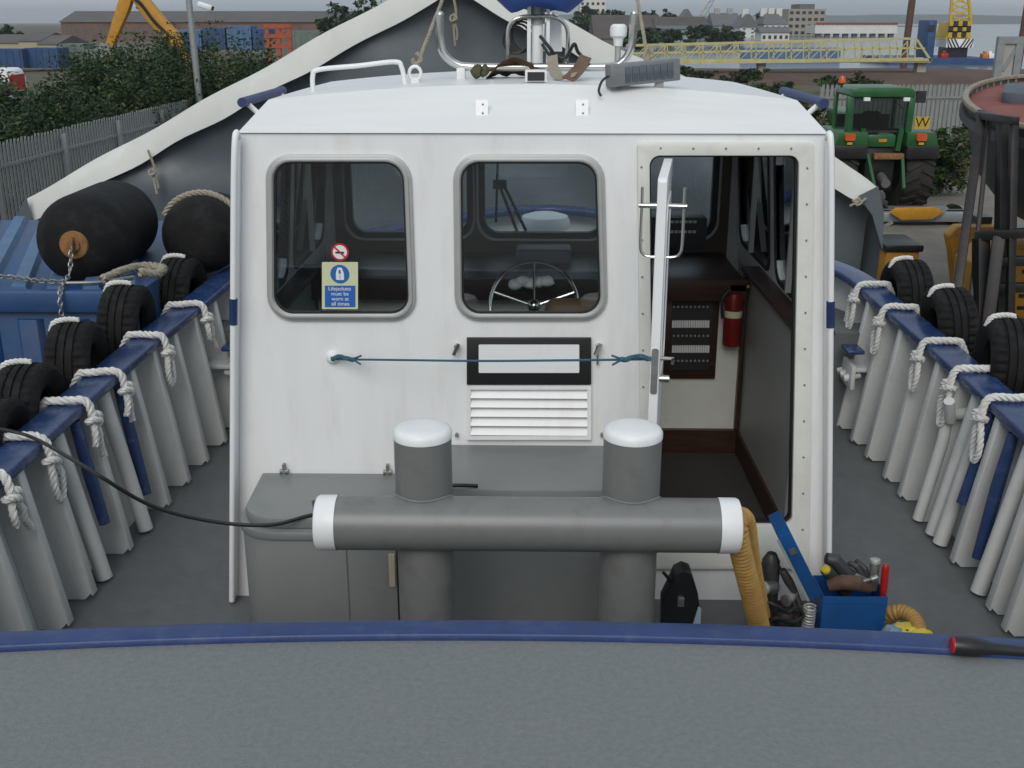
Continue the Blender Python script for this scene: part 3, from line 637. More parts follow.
# steering wheel on its column
ax = Vector((0, -math.cos(R(25)), math.sin(R(25)))); e2 = ax.cross(e1)
wheel = MB().tube([c + e1 * Rw * math.cos(t * math.pi / 24) + e2 * Rw * math.sin(t * math.pi / 24) for t in range(48)], .011, 10, closed=True).build('steering_wheel', CHROME, boat)
m = MB()
for k in range(5): t = R(90 + 72 * k); m.tube([c - ax * .03, c + (e1 * math.cos(t) + e2 * math.sin(t)) * Rw], .008, 8)
m.ball(c - ax * .03, .04, 12); m.build('spokes', CHROME, wheel); MB().cyl(c - ax * .03, c - ax * .45, .03, 12).build('column', DASH, wheel)
MB().bx((c.x - .32, 6.2, .26), (c.x + .32, 6.415, 1.02)).build('helm_console', WOOD, boat, bevel=.03)
p = P(575, 300, 5.6); st = MB().bx((p.x - .16, 5.5, p.z - .5), (p.x + .22, 5.62, p.z + .02)).build('helm_seat', TAN, boat, bevel=.06, seg=4)
MB().bx((p.x - .16, 5.5, p.z - .58), (p.x + .22, 6.0, p.z - .5)).build('cushion', TAN, st, bevel=.03); MB().cyl((p.x + .03, 5.75, .25), (p.x + .03, 5.75, p.z - .57), .04, 14).build('pedestal', ALU, st)
# wiper outside the middle front pane
m = MB(); w0, w1, w2 = P(499, 184, YF + .04), P(517, 231, YF + .04), P(526, 231, YF + .04)
m.bar(w0, w1, .022, .02); m.bar(w0 + Vector((.03, .0, .0)), w2, .022, .02); m.bar(P(496, 222, YF + .05), P(498, 150, YF + .05), .02, .016); m.bx(w0 - Vector((.04, .02, .03)), w0 + Vector((.05, .02, .03))); m.build('wiper', BLKP, boat)
# mushroom vent on the bow deck
p = P(545, 222, 8.0)
mv = MB().lathe([(0, .07), (.1, .065), (.165, .045), (.185, .0), (.18, -.04), (0, -.04)], p, (0, 0, 1), 24).build('mushroom_vent', CAPW, boat); MB().cyl((p.x, p.y, .862), (p.x, p.y, p.z - .03), .1, 18).build('stem', BULW, mv)
# ------------------------------------------------------------------ tyres hung outside the rails
def tyre_mesh():
    m = MB(); n = 90; R0 = .262; hw = .1
    prof = [(.13, -.075), (.19, -.1), (.225, -.104), (.25, -.092), (R0, -.075), (R0, -.045), (R0 - .009, -.042), (R0 - .009, -.034), (R0 + .002, -.031), (R0 + .003, -.006), (R0 - .008, -.004), (R0 - .008, .004),
            (R0 + .003, .006), (R0 + .002, .031), (R0 - .009, .034), (R0 - .009, .042), (R0, .045), (R0, .075), (.25, .092), (.225, .104), (.19, .1), (.13, .075), (.125, .05), (.225, .06), (.238, 0), (.225, -.06), (.125, -.05)]
    m.lathe(prof, (0, 0, 0), (1, 0, 0), n, closed_prof=True); k_ = len(prof)
    for k in range(n):
        for i in range(k_):
            if prof[i][0] > .245 and abs(prof[i][1]) > .04 and k % 3 == 0:
                v = m.v[k * k_ + i]; q = Vector((0, v.y, v.z)).normalized() * .01; m.v[k * k_ + i] = v - q
    for i, v in enumerate(m.v): m.v[i] = Vector((v.x * 1.2, v.y, v.z))
    return m
loop_m = MB(); pts = []
for i in range(13):
    t = R(lerp(38, 142, i / 12)); pts.append((.02 * math.sin(i), .29 * math.cos(t) * .55, .283 * math.sin(t) + (.0)))
pts = [(-.125, 0, .215), (-.105, .0, .262), (-.06, .005, .277), (-.01, .012, .279), (.03, .02, .27)]
rope_geo(loop_m, pts, .016, pitch=.07)
tyre0 = tag(bpy.data.objects.new('hung_tyre', tyre_mesh().mesh('hung_tyre', BLACK, ang=28)), 'x', 'tyre'); COL.objects.link(tyre0); WO['hung_tyre'] = Vector((0, 0, 0))
lp = bpy.data.objects.new('rope_loop', loop_m.mesh('rope_loop', ROPEW)); COL.objects.link(lp); lp.parent = tyre0
def solve_y(f, px, lo=2.8, hi=7.6):
    best = min((abs(proj(f(lo + (hi - lo) * i / 400))[0] - px), lo + (hi - lo) * i / 400) for i in range(401)); return best[1]
TY = [(-1, 78, 320, 'third black tyre from the wheelhouse hung outside the left rail'), (-1, 128, 283, 'second black tyre from the wheelhouse hung outside the left rail'),
      (-1, 188, 256, 'black tyre on the left rail nearest the wheelhouse, below the roped fender'), (-1, 29, 362, 'low black tyre on the left rail beside the corner of the blue container'), (-1, -12, 396, 'black tyre on the left rail cut off by the picture edge'),
      (1, 886, 258, 'black tyre on the right rail nearest the wheelhouse, beside the grey tarpaulin'), (1, 948, 286, 'middle black tyre of three on the right rail, below the black prop'), (1, 1004, 316, 'near black tyre on the right rail below the black steel trestle')]
for i, (s, px, py, lab) in enumerate(TY):
    o = tyre0 if i == 0 else copy_tree(tyre0)
    f = lambda y: Vector((s * (hbl(y, s) + .19 + .115), y, rail_z(y) + .13))
    y = solve_y(f, px); p = f(y); zt = P(px, py, y).z
    slope = math.atan2(hbl(y + .2, s) - hbl(y - .2, s), .4)
    o.location = (p.x + s * .02, y, zt - .278); o.rotation_euler = (rnd(-.5, .5) * 0, rnd(-.06, .06) + s * -.05, -s * slope - s * R(9) + rnd(-.08, .08))
    tag(o, lab, 'tyre', 'tyres hung along the boat rails')
# white ropes tied over the rails
RP = [(-1, 42, 'white rope tied over the left rail above the thin black cable'), (-1, 84, 'white rope over the left rail, third from the wheelhouse, with a short frayed tail'), (-1, 117, 'white rope over the left rail beside the second tyre, hanging in a knot'),
      (-1, 160, 'white rope over the left rail, second from the wheelhouse'), (-1, 200, 'white rope on the left rail nearest the wheelhouse'), (-1, 2, 'white rope on the left rail cut by the picture edge'),
      (1, 990, 'white rope over the right rail at the picture edge, hanging with a twisted tail'), (1, 958, 'white rope over the right rail beside the near tyre'), (1, 926, 'white rope over the right rail below the middle tyre, with a long loop'), (1, 886, 'white rope over the right rail with a looped tail, second from the wheelhouse'), (1, 842, 'white rope on the right rail right beside the wheelhouse')]
for i, (s, px, lab) in enumerate(RP):
    f = lambda y: Vector((s * hbl(y, s), y, rail_z(y)))
    y = solve_y(f, px); b = f(y); g = hbl(y, s)
    rr = random.Random(i * 13 + 5); j = lambda a: rr.uniform(-a, a)
    sk = j(.04)
    def q(u, z, dy=0): return Vector((s * (g + u), y + dy + sk * (u / .2), rail_z(y) + z))
    Lt = rr.uniform(.12, .2)
    main = [q(.26, -.16), q(.235, -.06), q(.205, .0), q(.19, .022), q(.12, .024, j(.015)), q(.05, .026, j(.015)), q(.0, .02), q(-.024, -.012), q(-.032, -.07), q(-.034, -.12)]
    m = MB(); rope_geo(m, main, .022, pitch=.1, step=.01)
    kn = [q(-.03, -.05), q(-.055, -.07, .03), q(-.04, -.1, .05), q(-.02, -.09, -.035), q(-.05, -.075, -.045), q(-.065, -.1, 0.01), q(-.035, -.13, .02)]
    rope_geo(m, kn, .019, pitch=.09, step=.01)
    d = j(.03)
    if s > 0 or i % 3 == 0:
        lp_ = [q(-.035, -.11, .01), q(-.05, -.17, .035 + d), q(-.05, -.1 - Lt, .03 + d), q(-.05, -.13 - Lt, -.01 + d), q(-.048, -.08 - Lt * .8, -.045 + d), q(-.04, -.1, -.025)]
        rope_geo(m, lp_, .018, pitch=.09, step=.01)
    else:
        rope_geo(m, [q(-.035, -.1, .01), q(-.05, -.17, .02 + d), q(-.045, -.12 - Lt * .7, .03 + d), q(-.05, -.15 - Lt, .05 + d * 2)], .019, pitch=.09, step=.01)
        rope_geo(m, [q(-.04, -.1, -.02), q(-.055, -.16, -.045), q(-.05, -.22, -.05 + d)], .018, pitch=.09, step=.01)
    tag(m.build('mooring_rope', ROPEW), lab, 'rope', 'white ropes tied over the rails')
# thin black cable from the left rail to the casing
pts = [PZ(-30, 425, 1.01), PZ(10, 431, 1.02), PZ(38, 440, 1.0), P(90, 470, 4.1), P(150, 505, 4.25), P(210, 521, 4.35), P(270, 525, 4.4), P(318, 520, 4.5), P(400, 498, 4.6), P(440, 493, 4.7), P(480, 496, 4.72)]
pts[7].z = max(pts[7].z, zl + .01); pts[8] = Vector((pts[8].x, 4.62, zl + .012)); pts[9] = Vector((P(440, 493, 4.4).x, 4.455, zc2 + .01)); pts[10] = Vector((P(478, 496, 4.5).x, 4.475, zc2 + .008))
m = MB(); m.tube(smooth_path(pts, 8), .0085, 8); tag(m.build('power_cable', GASK), 'thin black cable sagging from the left rail to the grey casing', 'cable')
# teal cord holding the door open
x0, z0 = W(333, 357); E = fd(L + .012, P(650, 357, YW - .66).z, -.02)
A = Vector((x0, YW - .035, z0)); m = MB(); mid = A.lerp(E, .5)
m.tube(smooth_path([A, A.lerp(E, .25) - Vector((0, 0, .004)), mid - Vector((0, 0, .008)), A.lerp(E, .75) - Vector((0, 0, .005)), E], 5), .0052, 8)
for c, s in ((A, 1), (E, -1)):
    dr = (E - A).normalized() * s
    rope_geo(m, [c + dr * .0, c + dr * .05 + Vector((0, 0, .012)), c + dr * .1, c + dr * .13 + Vector((0, -.004, .0))], .013, pitch=.03, sides=5)
    m.tube([c + dr * .12, c + dr * .17 + Vector((0, -.01, .02))], .005, 6); m.tube([c + dr * .12, c + dr * .165 + Vector((0, -.01, -.022))], .005, 6)
tag(m.build('tie_cord', ROPEB), 'thin teal cord stretched across the white wall to the open door', 'cord')
# stickers in the left window
SB = mat('sign_blue', (.02, .12, .42), .45, var=.03); SY = mat('sign_cream', (.58, .62, .4), .45, var=.03); SW = mat('sign_white', (.75, .75, .75), .45, var=.02); SR = mat('sign_red', (.45, .02, .03), .45, var=.03); SK = mat('sign_black', (.01, .01, .01), .5)
ys = .0
def sp2(px, py): return Vector(W(px, py))
sg = plate('safety_sign', rpoly([sp2(322, 309), sp2(358, 309), sp2(358, 262), sp2(322, 262)], .003), [], .002, fw(-.001), SY)
tag(sg, 'blue and cream lifejacket notice on the left window', 'sign')
c = sp2(340, 274); rc = abs(sp2(349.5, 274).x - c.x)
circ = lambda c, r, n=40: [(c.x + r * math.cos(2 * math.pi * k / n), c.y + r * math.sin(2 * math.pi * k / n)) for k in range(n)]
plate('disc', circ(c, rc), [], .001, fw(-.0028), SB, sg)
jr = rc
jack = rpoly([(c.x - .42 * jr, c.y - .62 * jr), (c.x + .42 * jr, c.y - .62 * jr), (c.x + .42 * jr, c.y + .1 * jr), (c.x + .22 * jr, c.y + .7 * jr), (c.x - .22 * jr, c.y + .7 * jr), (c.x - .42 * jr, c.y + .1 * jr)], jr * .1)
neck = [(c.x - .12 * jr, c.y + .05 * jr), (c.x + .12 * jr, c.y + .05 * jr), (c.x + .1 * jr, c.y + .45 * jr), (c.x - .1 * jr, c.y + .45 * jr)]
slit = [(c.x - .03 * jr, c.y - .55 * jr), (c.x + .03 * jr, c.y - .55 * jr), (c.x + .03 * jr, c.y - .02 * jr), (c.x - .03 * jr, c.y - .02 * jr)]
plate('lifejacket_symbol', jack, [neck, slit], .001, fw(-.004), SW, sg)
plate('text_panel', [sp2(325, 307), sp2(355.5, 307), sp2(355.5, 285.5), sp2(325, 285.5)], [], .001, fw(-.0028), SB, sg)
tcx = sp2(340.2, 296.2)
text_part('lettering', 'Lifejackets\nmust be\nworn at\nall times', .0255, lambda u, v, w: Vector((tcx.x + u, YW - .004 - w, tcx.y + v)), SW, sg)
c = sp2(340, 252); r = abs(sp2(349, 252).x - c.x)
ns = plate('no_smoking_sign', circ(c, r), [], .002, fw(-.001), SR); tag(ns, 'round red no smoking sticker on the left window', 'sign')
plate('white_disc', circ(c, r * .78), [], .001, fw(-.0028), SW, ns)
plate('cigarette', [(c.x - .5 * r, c.y - .15 * r), (c.x + .45 * r, c.y - .15 * r), (c.x + .45 * r, c.y + .05 * r), (c.x - .5 * r, c.y + .05 * r)], [], .001, fw(-.004), SK, ns)
t = R(-45); plate('red_bar', [(c.x + math.cos(t) * u * r - math.sin(t) * v * r, c.y + math.sin(t) * u * r + math.cos(t) * v * r) for u, v in ((-.8, -.09), (.8, -.09), (.8, .09), (-.8, .09))], [], .001, fw(-.0052), SR, ns)
# fire extinguisher and notices inside
p = P(731, 345, 6.33); zt = P(731, 290, 6.33).z; r = .052; zb_ = p.z + .0
ex = thing('fire_extinguisher', (p.x, 6.33, zb_), 'red fire extinguisher hung on the cabin wall inside the doorway', 'fire extinguisher')
MB().lathe([(0, zb_), (r * .9, zb_), (r, zb_ + .012), (r, zt - .05), (r * .85, zt - .02), (r * .35, zt), (0, zt)], (p.x, 6.33, 0), (0, 0, 1), 24).build('cylinder', mat('extinguisher_red', (.17, .01, .01), .35), ex)
MB().bx((p.x - .03, 6.3, zt), (p.x + .06, 6.35, zt + .02)).bx((p.x - .03, 6.3, zt + .02), (p.x + .08, 6.35, zt + .035)).build('valve', mat('brass_yellow', (.5, .3, .04), .4), ex)
MB().tube(smooth_path([(p.x - .03, 6.3, zt + .01), (p.x - .075, 6.29, zt - .04), (p.x - .07, 6.285, zt - .16)], 6), .01, 8).build('hose', GASK, ex)
MB().lathe([(r + .0015, zt - .16), (r + .0015, zt - .12)], (p.x, 6.33, 0), (0, 0, 1), 24).build('label_band', SY, ex)
p = P(531, 288, 6.22)
gl_ = MB()
for k in range(5): gl_.ball((p.x - .09 + .045 * k, 6.15 + rnd(-.02, .02), 1.375 + rnd(0, .02)), .045, 10, (1, 1, .7), .12)
tag(gl_.build('work_gloves', CAPW, ang=60), 'crumpled white gloves on the console behind the steering wheel', 'gloves')
MB_ = MB().bx((P(540, 240, 6.9).x - .15, 6.8, 1.346), (P(540, 240, 6.9).x + .2, 7.0, 1.44)); tag(MB_.build('chart_box', mat('slate_plastic', (.12, .13, .15), .5), bevel=.02, seg=3), 'low grey plastic box on the shelf below the middle front window', 'box')

# ------------------------------------------------------------------ cloths, straps, ropes on the roof
ROOFY = 5.75
def roofp(px, Y, dz=.0):
    p = P(px, 67, Y); return Vector((p.x, Y, foot_z(p.x, Y) + dz))
rows = []
for j in range(7):
    row = []
    for i in range(15):
        px = lerp(486, 545, i / 14); Y = lerp(5.86, 6.06, j / 6); t = i / 14
        h = .065 * math.sin(math.pi * min(1, t * 1.05)) ** .8 * (1 - .15 * j) + .012 * pnoise(Vector((i * .5, j * .7, 1)))
        row.append(roofp(px, Y, max(.004, h * 1.7)))
    rows.append(row)
tag(MB().sheet(rows).build('canvas_rag', mat('brown_canvas', (.1, .065, .04), .9, var=.35, vs_=12, bump=.3), thick=.004, ang=60), 'brown canvas rag draped over the steel bar left of the mast', 'cloth')
m = MB()
for k in range(16): m.ball(roofp(480 + rnd(-6, 6), 5.82 + rnd(-.03, .03), .025 + rnd(0, .03)), rnd(.012, .026), 8, jit=.25)
tag(m.build('rope_bundle', mat('olive_twine', (.075, .075, .04), .95, var=.4, vs_=40), ang=60), 'small olive bundle of twine lying on the roof left of the mast', 'twine')
STRAP = mat('khaki_webbing', (.27, .24, .19), .85, var=.15, vs_=25)
def ribbon(m, pts, wv, th=.004):
    path = smooth_path(pts, 8); wv = Vector(wv); rows = [[p - wv / 2 for p in path], [p + wv / 2 for p in path]]; return m.sheet(rows)
m = MB(); ribbon(m, [P(552, 56, 5.82), P(553, 66, 5.76), P(556, 74, 5.7), P(562, 79, 5.65), P(568, 78, 5.62), P(572, 73, 5.66)], (.055, 0, .012))
tag(m.build('webbing_strap', STRAP, thick=.004, ang=60), 'pale khaki webbing strap looped over the bar right of the mast', 'strap')
m = MB(); ribbon(m, [P(568, 79, 5.6), P(574, 74, 5.66), P(580, 67, 5.76), P(584, 60, 5.9), P(586, 56, 5.98)], (.06, 0, -.02))
tag(m.build('leather_strap', mat('brown_leather', (.15, .085, .05), .7, var=.25, vs_=18), thick=.005, ang=60), 'brown strap end curled against the pale webbing on the roof', 'strap')
m = MB()
rows = []
cx = P(540, 0, 6.05)
for j in range(13):
    t = j / 12; row = []
    for i in range(25):
        a = 2 * math.pi * i / 24; rr = (.05 + .2 * math.sin(math.pi * (.15 + .8 * t)) ** .7) * (1 + .12 * pnoise(Vector((math.cos(a) * 2, math.sin(a) * 2, t * 3))))
        row.append(Vector((cx.x + rr * math.cos(a) * 1.0, 6.05 + rr * math.sin(a) * .7, lerp(P(540, 9, 6.05).z, P(540, 9, 6.05).z + .26, t) + .02 * math.sin(3 * a))))
    rows.append(row)
m.sheet(rows); m.add(rows[0][:-1], [tuple(range(24))]); m.add(rows[-1][:-1], [tuple(range(24))])
tag(m.build('mast_cover', mat('bright_blue_cloth', (.02, .06, .25), .7, var=.2, bump=.4, bs=10), ang=60), 'bright blue cloth cover gathered round the mast top', 'cover')
for a, b, lab in (((452, -25), (417, 65), 'taut stay rope from the mast top to the left roof eye'), ((634, -20), (648, 60), 'taut stay rope from the mast top down to the right of the roof')):
    m = MB(); pa = P(*a, 6.1); pb = P(b[0], b[1], 5.82); pb.z = max(pb.z, foot_z(pb.x, 5.82) + .02)
    rope_geo(m, [pa, pa.lerp(pb, .5), pb], .011, pitch=.05, step=.015)
    rope_geo(m, [pb + Vector((0, 0, .06)), pb + Vector((.02, 0, .03)), pb + Vector((-.01, -.01, 0)), pb + Vector((-.02, 0, .03))], .012)
    tag(m.build('stay_rope', ROPEG), lab, 'rope', 'mast stay ropes')

# ------------------------------------------------------------------ toolbox, tools and hoses behind the raised deck rim
YT = 4.5
a = P(819, 640, YT); b = P(888, 597, YT); zt = b.z; xl_, xr_ = a.x, b.x; ZB = .006
tb = thing('toolbox', ((xl_ + xr_) / 2, YT + .1, ZB), 'open blue metal toolbox heaped with hand tools beside the doorway', 'toolbox')
m = MB()
m.bx((xl_, YT, ZB), (xr_, YT + .004, zt)).bx((xl_, YT + .2, ZB), (xr_, YT + .204, zt)).bx((xl_, YT + .0045, ZB), (xl_ + .004, YT + .1995, zt)).bx((xr_ - .004, YT + .0045, ZB), (xr_, YT + .1995, zt)).bx((xl_ + .005, YT + .005, ZB), (xr_ - .005, YT + .199, ZB + .006))
m.bx((xl_ - .002, YT - .003, zt - .035), (xr_ + .002, YT - .0005, zt - .03)); m.build('tray', TOOLB, tb, bevel=.0015)
l0 = P(816, 598, YT + .02); l1 = P(785, 536, YT - .02); d = (l1 - l0); ln = d.length; d.normalize(); nx = Vector((0, 1, 0)).cross(d).normalized()
Ml = Matrix((nx, Vector((0, 1, 0)), d)).transposed()
m = MB(); c = (l0 + l1) / 2 + Vector((0, .12, 0))
m.box(c + nx * -.03, (.004, .24, ln), Ml); m.box(c + nx * .0 + Vector((0, -.12, 0)), (.06, .004, ln), Ml); m.box(c + Vector((0, .12, 0)), (.06, .004, ln), Ml); m.box(c + d * ln / 2, (.06, .24, .004), Ml); m.box(c - d * ln / 2, (.06, .24, .004), Ml)
lidb = m.build('toolbox_lid', TOOLB, tb, bevel=.0015)
m = MB(); m.box(c + nx * -.036 + Vector((0, -.122, 0)), (.012, .008, ln * .98), Ml); m.build('lid_edge', ALU, lidb)
MB().box(c + nx * .0 + Vector((0, -.125, 0)) + d * .1, (.03, .008, .03), Ml).build('latch', STEEL, lidb)
DT = [mat('tool_dark_grey', (.035, .035, .036), .5, var=.3, vs_=30), STEEL, mat('grimy_brown', (.09, .05, .035), .8, var=.4, vs_=25)]
def tool(name, label, cat, parts, group=None):
    ctr = Vector(parts[0][1][0]); root = thing(name, ctr, label, cat, group)
    for nm, pts, r, mm in parts:
        MB().tube([Vector(p) for p in pts], r, 12).build(nm, mm, root, bevel=.002)
    return root
Tp = lambda px, py, dy=0: P(px, py, YT + dy)
tool('screwdriver', 'screwdriver with a red handle standing up in the blue toolbox', 'screwdriver', [('handle', [Tp(882, 600, .04), Tp(883.5, 590, .04), Tp(885.5, 568, .04), Tp(886, 564, .04)], [.012, .017, .017, .01], RED), ('shaft', [Tp(882, 600, .04), Tp(879, 622, .04)], .006, STEEL)])
tool('spray_can', 'dark cylinder with a yellow end leaning in the blue toolbox', 'can', [('body', [Tp(826, 570, .03), Tp(845, 592, .1)], [.028, .03], DT[0]), ('yellow_end', [Tp(825, 568.5, .025), Tp(827.5, 572, .035)], [.02, .024], mat('end_yellow', (.5, .42, .03), .4))])
tool('grinder', 'dark grey power tool lying across the blue toolbox', 'power tool', [('body', [Tp(826, 558, .1), Tp(834, 560, .1), Tp(846, 573, .1), Tp(858, 580, .08)], [.026, .034, .034, .022], DT[0]), ('head', [Tp(853, 577, .08), Tp(866, 585, .06)], [.028, .03], DT[1])])
tool('glove_bundle', 'grimy brown rag rolled across the top of the toolbox', 'rag', [('roll', [Tp(829, 585, .02), Tp(842, 582, .0), Tp(857, 583, .0), Tp(870, 588, .02)], [.03, .035, .036, .024], DT[2])])
tool('socket_wrench', 'grey metal socket standing upright beside the red handle', 'socket', [('barrel', [Tp(873, 590, .08), Tp(875, 562, .09)], [.018, .024], DT[1]), ('ring', [Tp(875, 563, .088), Tp(875.3, 559, .09)], [.026, .024], ALU)])
tool('pliers', 'black pliers handle sticking out of the middle of the toolbox', 'pliers', [('grip', [Tp(848, 562, .12), Tp(856, 566, .1), Tp(866, 580, .08)], [.012, .016, .013], DT[0]), ('second_grip', [Tp(856, 560, .14), Tp(865, 569, .1), Tp(868, 580, .09)], [.012, .015, .013], DT[0])])
tool('spanner', 'small steel spanner on the rag in the toolbox', 'spanner', [('shank', [Tp(850, 585, -.02), Tp(872, 579, .0)], [.008, .008], STEEL), ('jaw', [Tp(871, 579.5, 0), Tp(878, 577, 0)], [.015, .013], STEEL)])
# second heap left of the lid
tool('air_drill', 'grey rounded motor upright on the heap left of the toolbox lid', 'motor', [('body', [Tp(769, 600, .1), Tp(770, 575, .1), Tp(771, 560, .1), Tp(772, 553, .1)], [.04, .043, .041, .022], DT[0]), ('collar', [Tp(770, 590, .1), Tp(770, 584, .1)], .0445, STEEL)])
tool('pipe_fitting', 'steel pipe fitting with an open end on the heap below the lid', 'pipe fitting', [('barrel', [Tp(764, 588, .0), Tp(775, 586, .04)], [.026, .026], DT[1]), ('flange', [Tp(762, 588.5, -.01), Tp(765, 588, .0)], .032, ALU)])
tool('pipe_elbow', 'small grey pipe stub on the heap, right of the fitting', 'pipe fitting', [('barrel', [Tp(786, 600, .0), Tp(792, 596, .05)], [.024, .022], ALU), ('rim', [Tp(785, 601, -.01), Tp(787, 600, .0)], .028, DT[1])])
m = MB(); k0 = Tp(810, 606, .0); k1 = Tp(806, 640, .0)
m.tube([k0.lerp(k1, t / 120) + Vector((.026 * math.cos(t * .65), .026 * math.sin(t * .65), 0)) for t in range(121)], .0052, 6)
tag(m.build('coil_spring', ALU), 'bright steel coil spring beside the blue toolbox', 'spring')
m = MB(); m.tube([Tp(775, 622, .06), Tp(782, 608, .06), Tp(790, 604, .08)], [.05, .045, .03], 12); m.ball(Tp(784, 617, .0), .05, 12, jit=.1); m.ball(Tp(762, 612, .12), .055, 12, jit=.1); m.ball(Tp(797, 620, .05), .045, 12, jit=.1)
m.tube([Tp(752, 640, .1), Tp(800, 632, .1)], .07, 12); tag(m.build('greasy_parts_bag', mat('oily_black_cloth', (.022, .018, .016), .7, var=.4, vs_=25, bump=.5, bs=40), ang=60), 'heap of dark greasy bags under the tools left of the toolbox', 'bag')
for (aa, bb, r, lab) in (((757, 560), (764, 580), .02, 'thin dark tool handle leaning on the yellow hose'), ((782, 570), (795, 592), .022, 'dark tool handle under the raised blue lid')):
    tool('loose_tool', lab, 'tool', [('grip', [Tp(*aa, .05), Tp((aa[0] + bb[0]) / 2, (aa[1] + bb[1]) / 2, .05), Tp(*bb, .05)], [r * .8, r, r * .7], DT[0]), ('ferrule', [Tp(*bb, .05), Tp(bb[0] + 3, bb[1] + 6, .05)], [r * .6, r * .5], STEEL)], 'loose tool handles')
tool('heat_gun', 'dark grey pistol shaped tool standing between the yellow hose and the heap', 'power tool', [('barrel', [Tp(758, 572, .12), Tp(768, 568, .12), Tp(780, 570, .12)], [.022, .028, .02], DT[0]), ('grip', [Tp(762, 574, .12), Tp(759, 592, .1), Tp(757, 604, .1)], [.02, .019, .022], DT[0])])
tool('chisel', 'steel chisel with a dark grip leaning under the lid', 'chisel', [('grip', [Tp(800, 606, .03), Tp(794, 590, .06)], [.014, .016], DT[0]), ('blade', [Tp(794, 590, .06), Tp(789, 578, .08)], [.007, .006], STEEL)])
m = MB(); m.tube(smooth_path([Tp(756, 612, -.04), Tp(764, 602, -.03), Tp(777, 606, -.04), Tp(788, 612, -.03), Tp(797, 607, -.02), Tp(803, 616, -.03), Tp(792, 622, -.04), Tp(776, 618, -.05), Tp(764, 624, -.04)], 8), .009, 8); tag(m.build('tool_lead', GASK), 'black tool lead snaking over the greasy heap beside the spring', 'cable')
def corr_hose(name, pts, r, label):
    path = smooth_path(pts, 14); L_ = sum((b - a).length for a, b in zip(path, path[1:])); n = int(L_ / .004); res = []; acc = 0; j = 0
    ac = [0]
    for a, b in zip(path, path[1:]): ac.append(ac[-1] + (b - a).length)
    for i in range(n + 1):
        s_ = L_ * i / n
        while j < len(ac) - 2 and ac[j + 1] < s_: j += 1
        res.append(path[j].lerp(path[j + 1], min(1, (s_ - ac[j]) / max(1e-9, ac[j + 1] - ac[j]))))
    rs = [r * (1 + .075 * math.sin(i * 2 * math.pi / 5)) for i in range(n + 1)]
    m = MB(); m.tube(res, rs, 14); return tag(m.build(name, HOSE, ang=40), label, 'hose', 'ribbed ochre hoses')
corr_hose('ribbed_hose', [P(766, 660, 4.2), P(759, 625, 4.1), P(749, 585, 3.98), P(740, 548, 3.9), P(737, 527, 3.88), P(740, 518, 3.93), P(745, 524, 4.04), P(748, 545, 4.16), P(752, 572, 4.3), P(757, 596, 4.45), P(763, 625, 4.6)], .042, 'ochre ribbed hose arching up beside the end of the bollard bar')
corr_hose('ribbed_hose', [P(880, 622, 4.8), P(890, 614, 4.75), P(903, 612, 4.72), P(914, 619, 4.66), P(920, 634, 4.56), P(918, 650, 4.45)], .036, 'ochre ribbed hose curled on the deck right of the toolbox')
m = MB(); c = P(906, 640, 4.5); rows = []
for i in range(19):
    t = math.pi * (i + .3) / 18.6; row = []
    for k in range(33):
        a = 2 * math.pi * (k % 32) / 32; d = Vector((math.cos(a) * math.sin(t), math.sin(a) * math.sin(t), math.cos(t)))
        r_ = .085 * (1 + .45 * pnoise(d * 1.7 + Vector((3, 1, 2))) + .3 * abs(pnoise(d * 4.5)) - .12 * abs(pnoise(d * 9)))
        row.append(c + Vector((d.x * r_ * 1.25, d.y * r_, d.z * r_ * .75)))
    rows.append(row)
m.sheet(rows); tag(m.build('plastic_bag', mat('yellow_plastic', (.6, .48, .04), .35, var=.1, bump=.5, bs=20), ang=24), 'crumpled yellow plastic bag inside the curled hose on the right', 'bag')
m = MB(); c = P(892, 634, 4.42); m.ball(c, .05, 14, (1, 1, .8), .2); tag(m.build('blue_cloth', mat('pale_blue_cloth', (.18, .27, .36), .9, var=.2), ang=60), 'pale blue cloth wad between toolbox and yellow bag', 'cloth')
# black case by the bollard post
p = lambda px, py: P(px, py, 4.4)
bg_ = thing('black_case', (p(680, 640).x, 4.42, .01), 'black folded tool case with a pale blue edge beside the bollard', 'case')
prof = [(662, 660), (662, 600), (668, 588), (675, 572), (683, 568), (691, 571), (697, 590), (699, 606), (697, 660)]
q2 = [(p(*q).x, p(*q).z) for q in prof]; MB().prism(rpoly(q2, .01, 3), lambda u, v, w: Vector((u, 4.42 + w, v)), -.05, .05).build('body', BLKP, bg_, bevel=.012)
MB().prism([(p(*q).x, p(*q).z) for q in ((694, 660), (692, 618), (697, 602), (700, 604), (699, 625), (697, 660))], lambda u, v, w: Vector((u, 4.36 + w, v)), -.006, .006).build('blue_trim', mat('pale_blue_trim', (.3, .4, .5), .5), bg_, bevel=.003)
MB().tube(smooth_path([p(663, 572), p(668, 578), p(673, 588)], 5), .008, 8).build('strap', BLKP, bg_)
MB().bx(p(676, 601) - Vector((0, .055, 0)), p(683, 592) - Vector((0, .03, 0))).build('clasp', STEEL, bg_, bevel=.003)
# red ended hand lamp on the raised deck
h0 = PZ(953, 645, Z0 + .033); h1 = PZ(1030, 652, Z0 + .02); dd = (h1 - h0).normalized()
tl = thing('hand_torch', (h0.x, h0.y, Z0), 'black tapered hand torch with a red end lying by the blue rim', 'torch')
MB().tube([h0 + dd * s_ for s_ in (0, .008, .05, .07, .1, .12, .2)], [.024, .026, .027, .024, .018, .016, .014], 18).build('body', BLKP, tl)
MB().tube([h0 - dd * .006, h0 - dd * .003, h0 + dd * .004], [.018, .022, .024], 18).build('red_end', RED, tl)

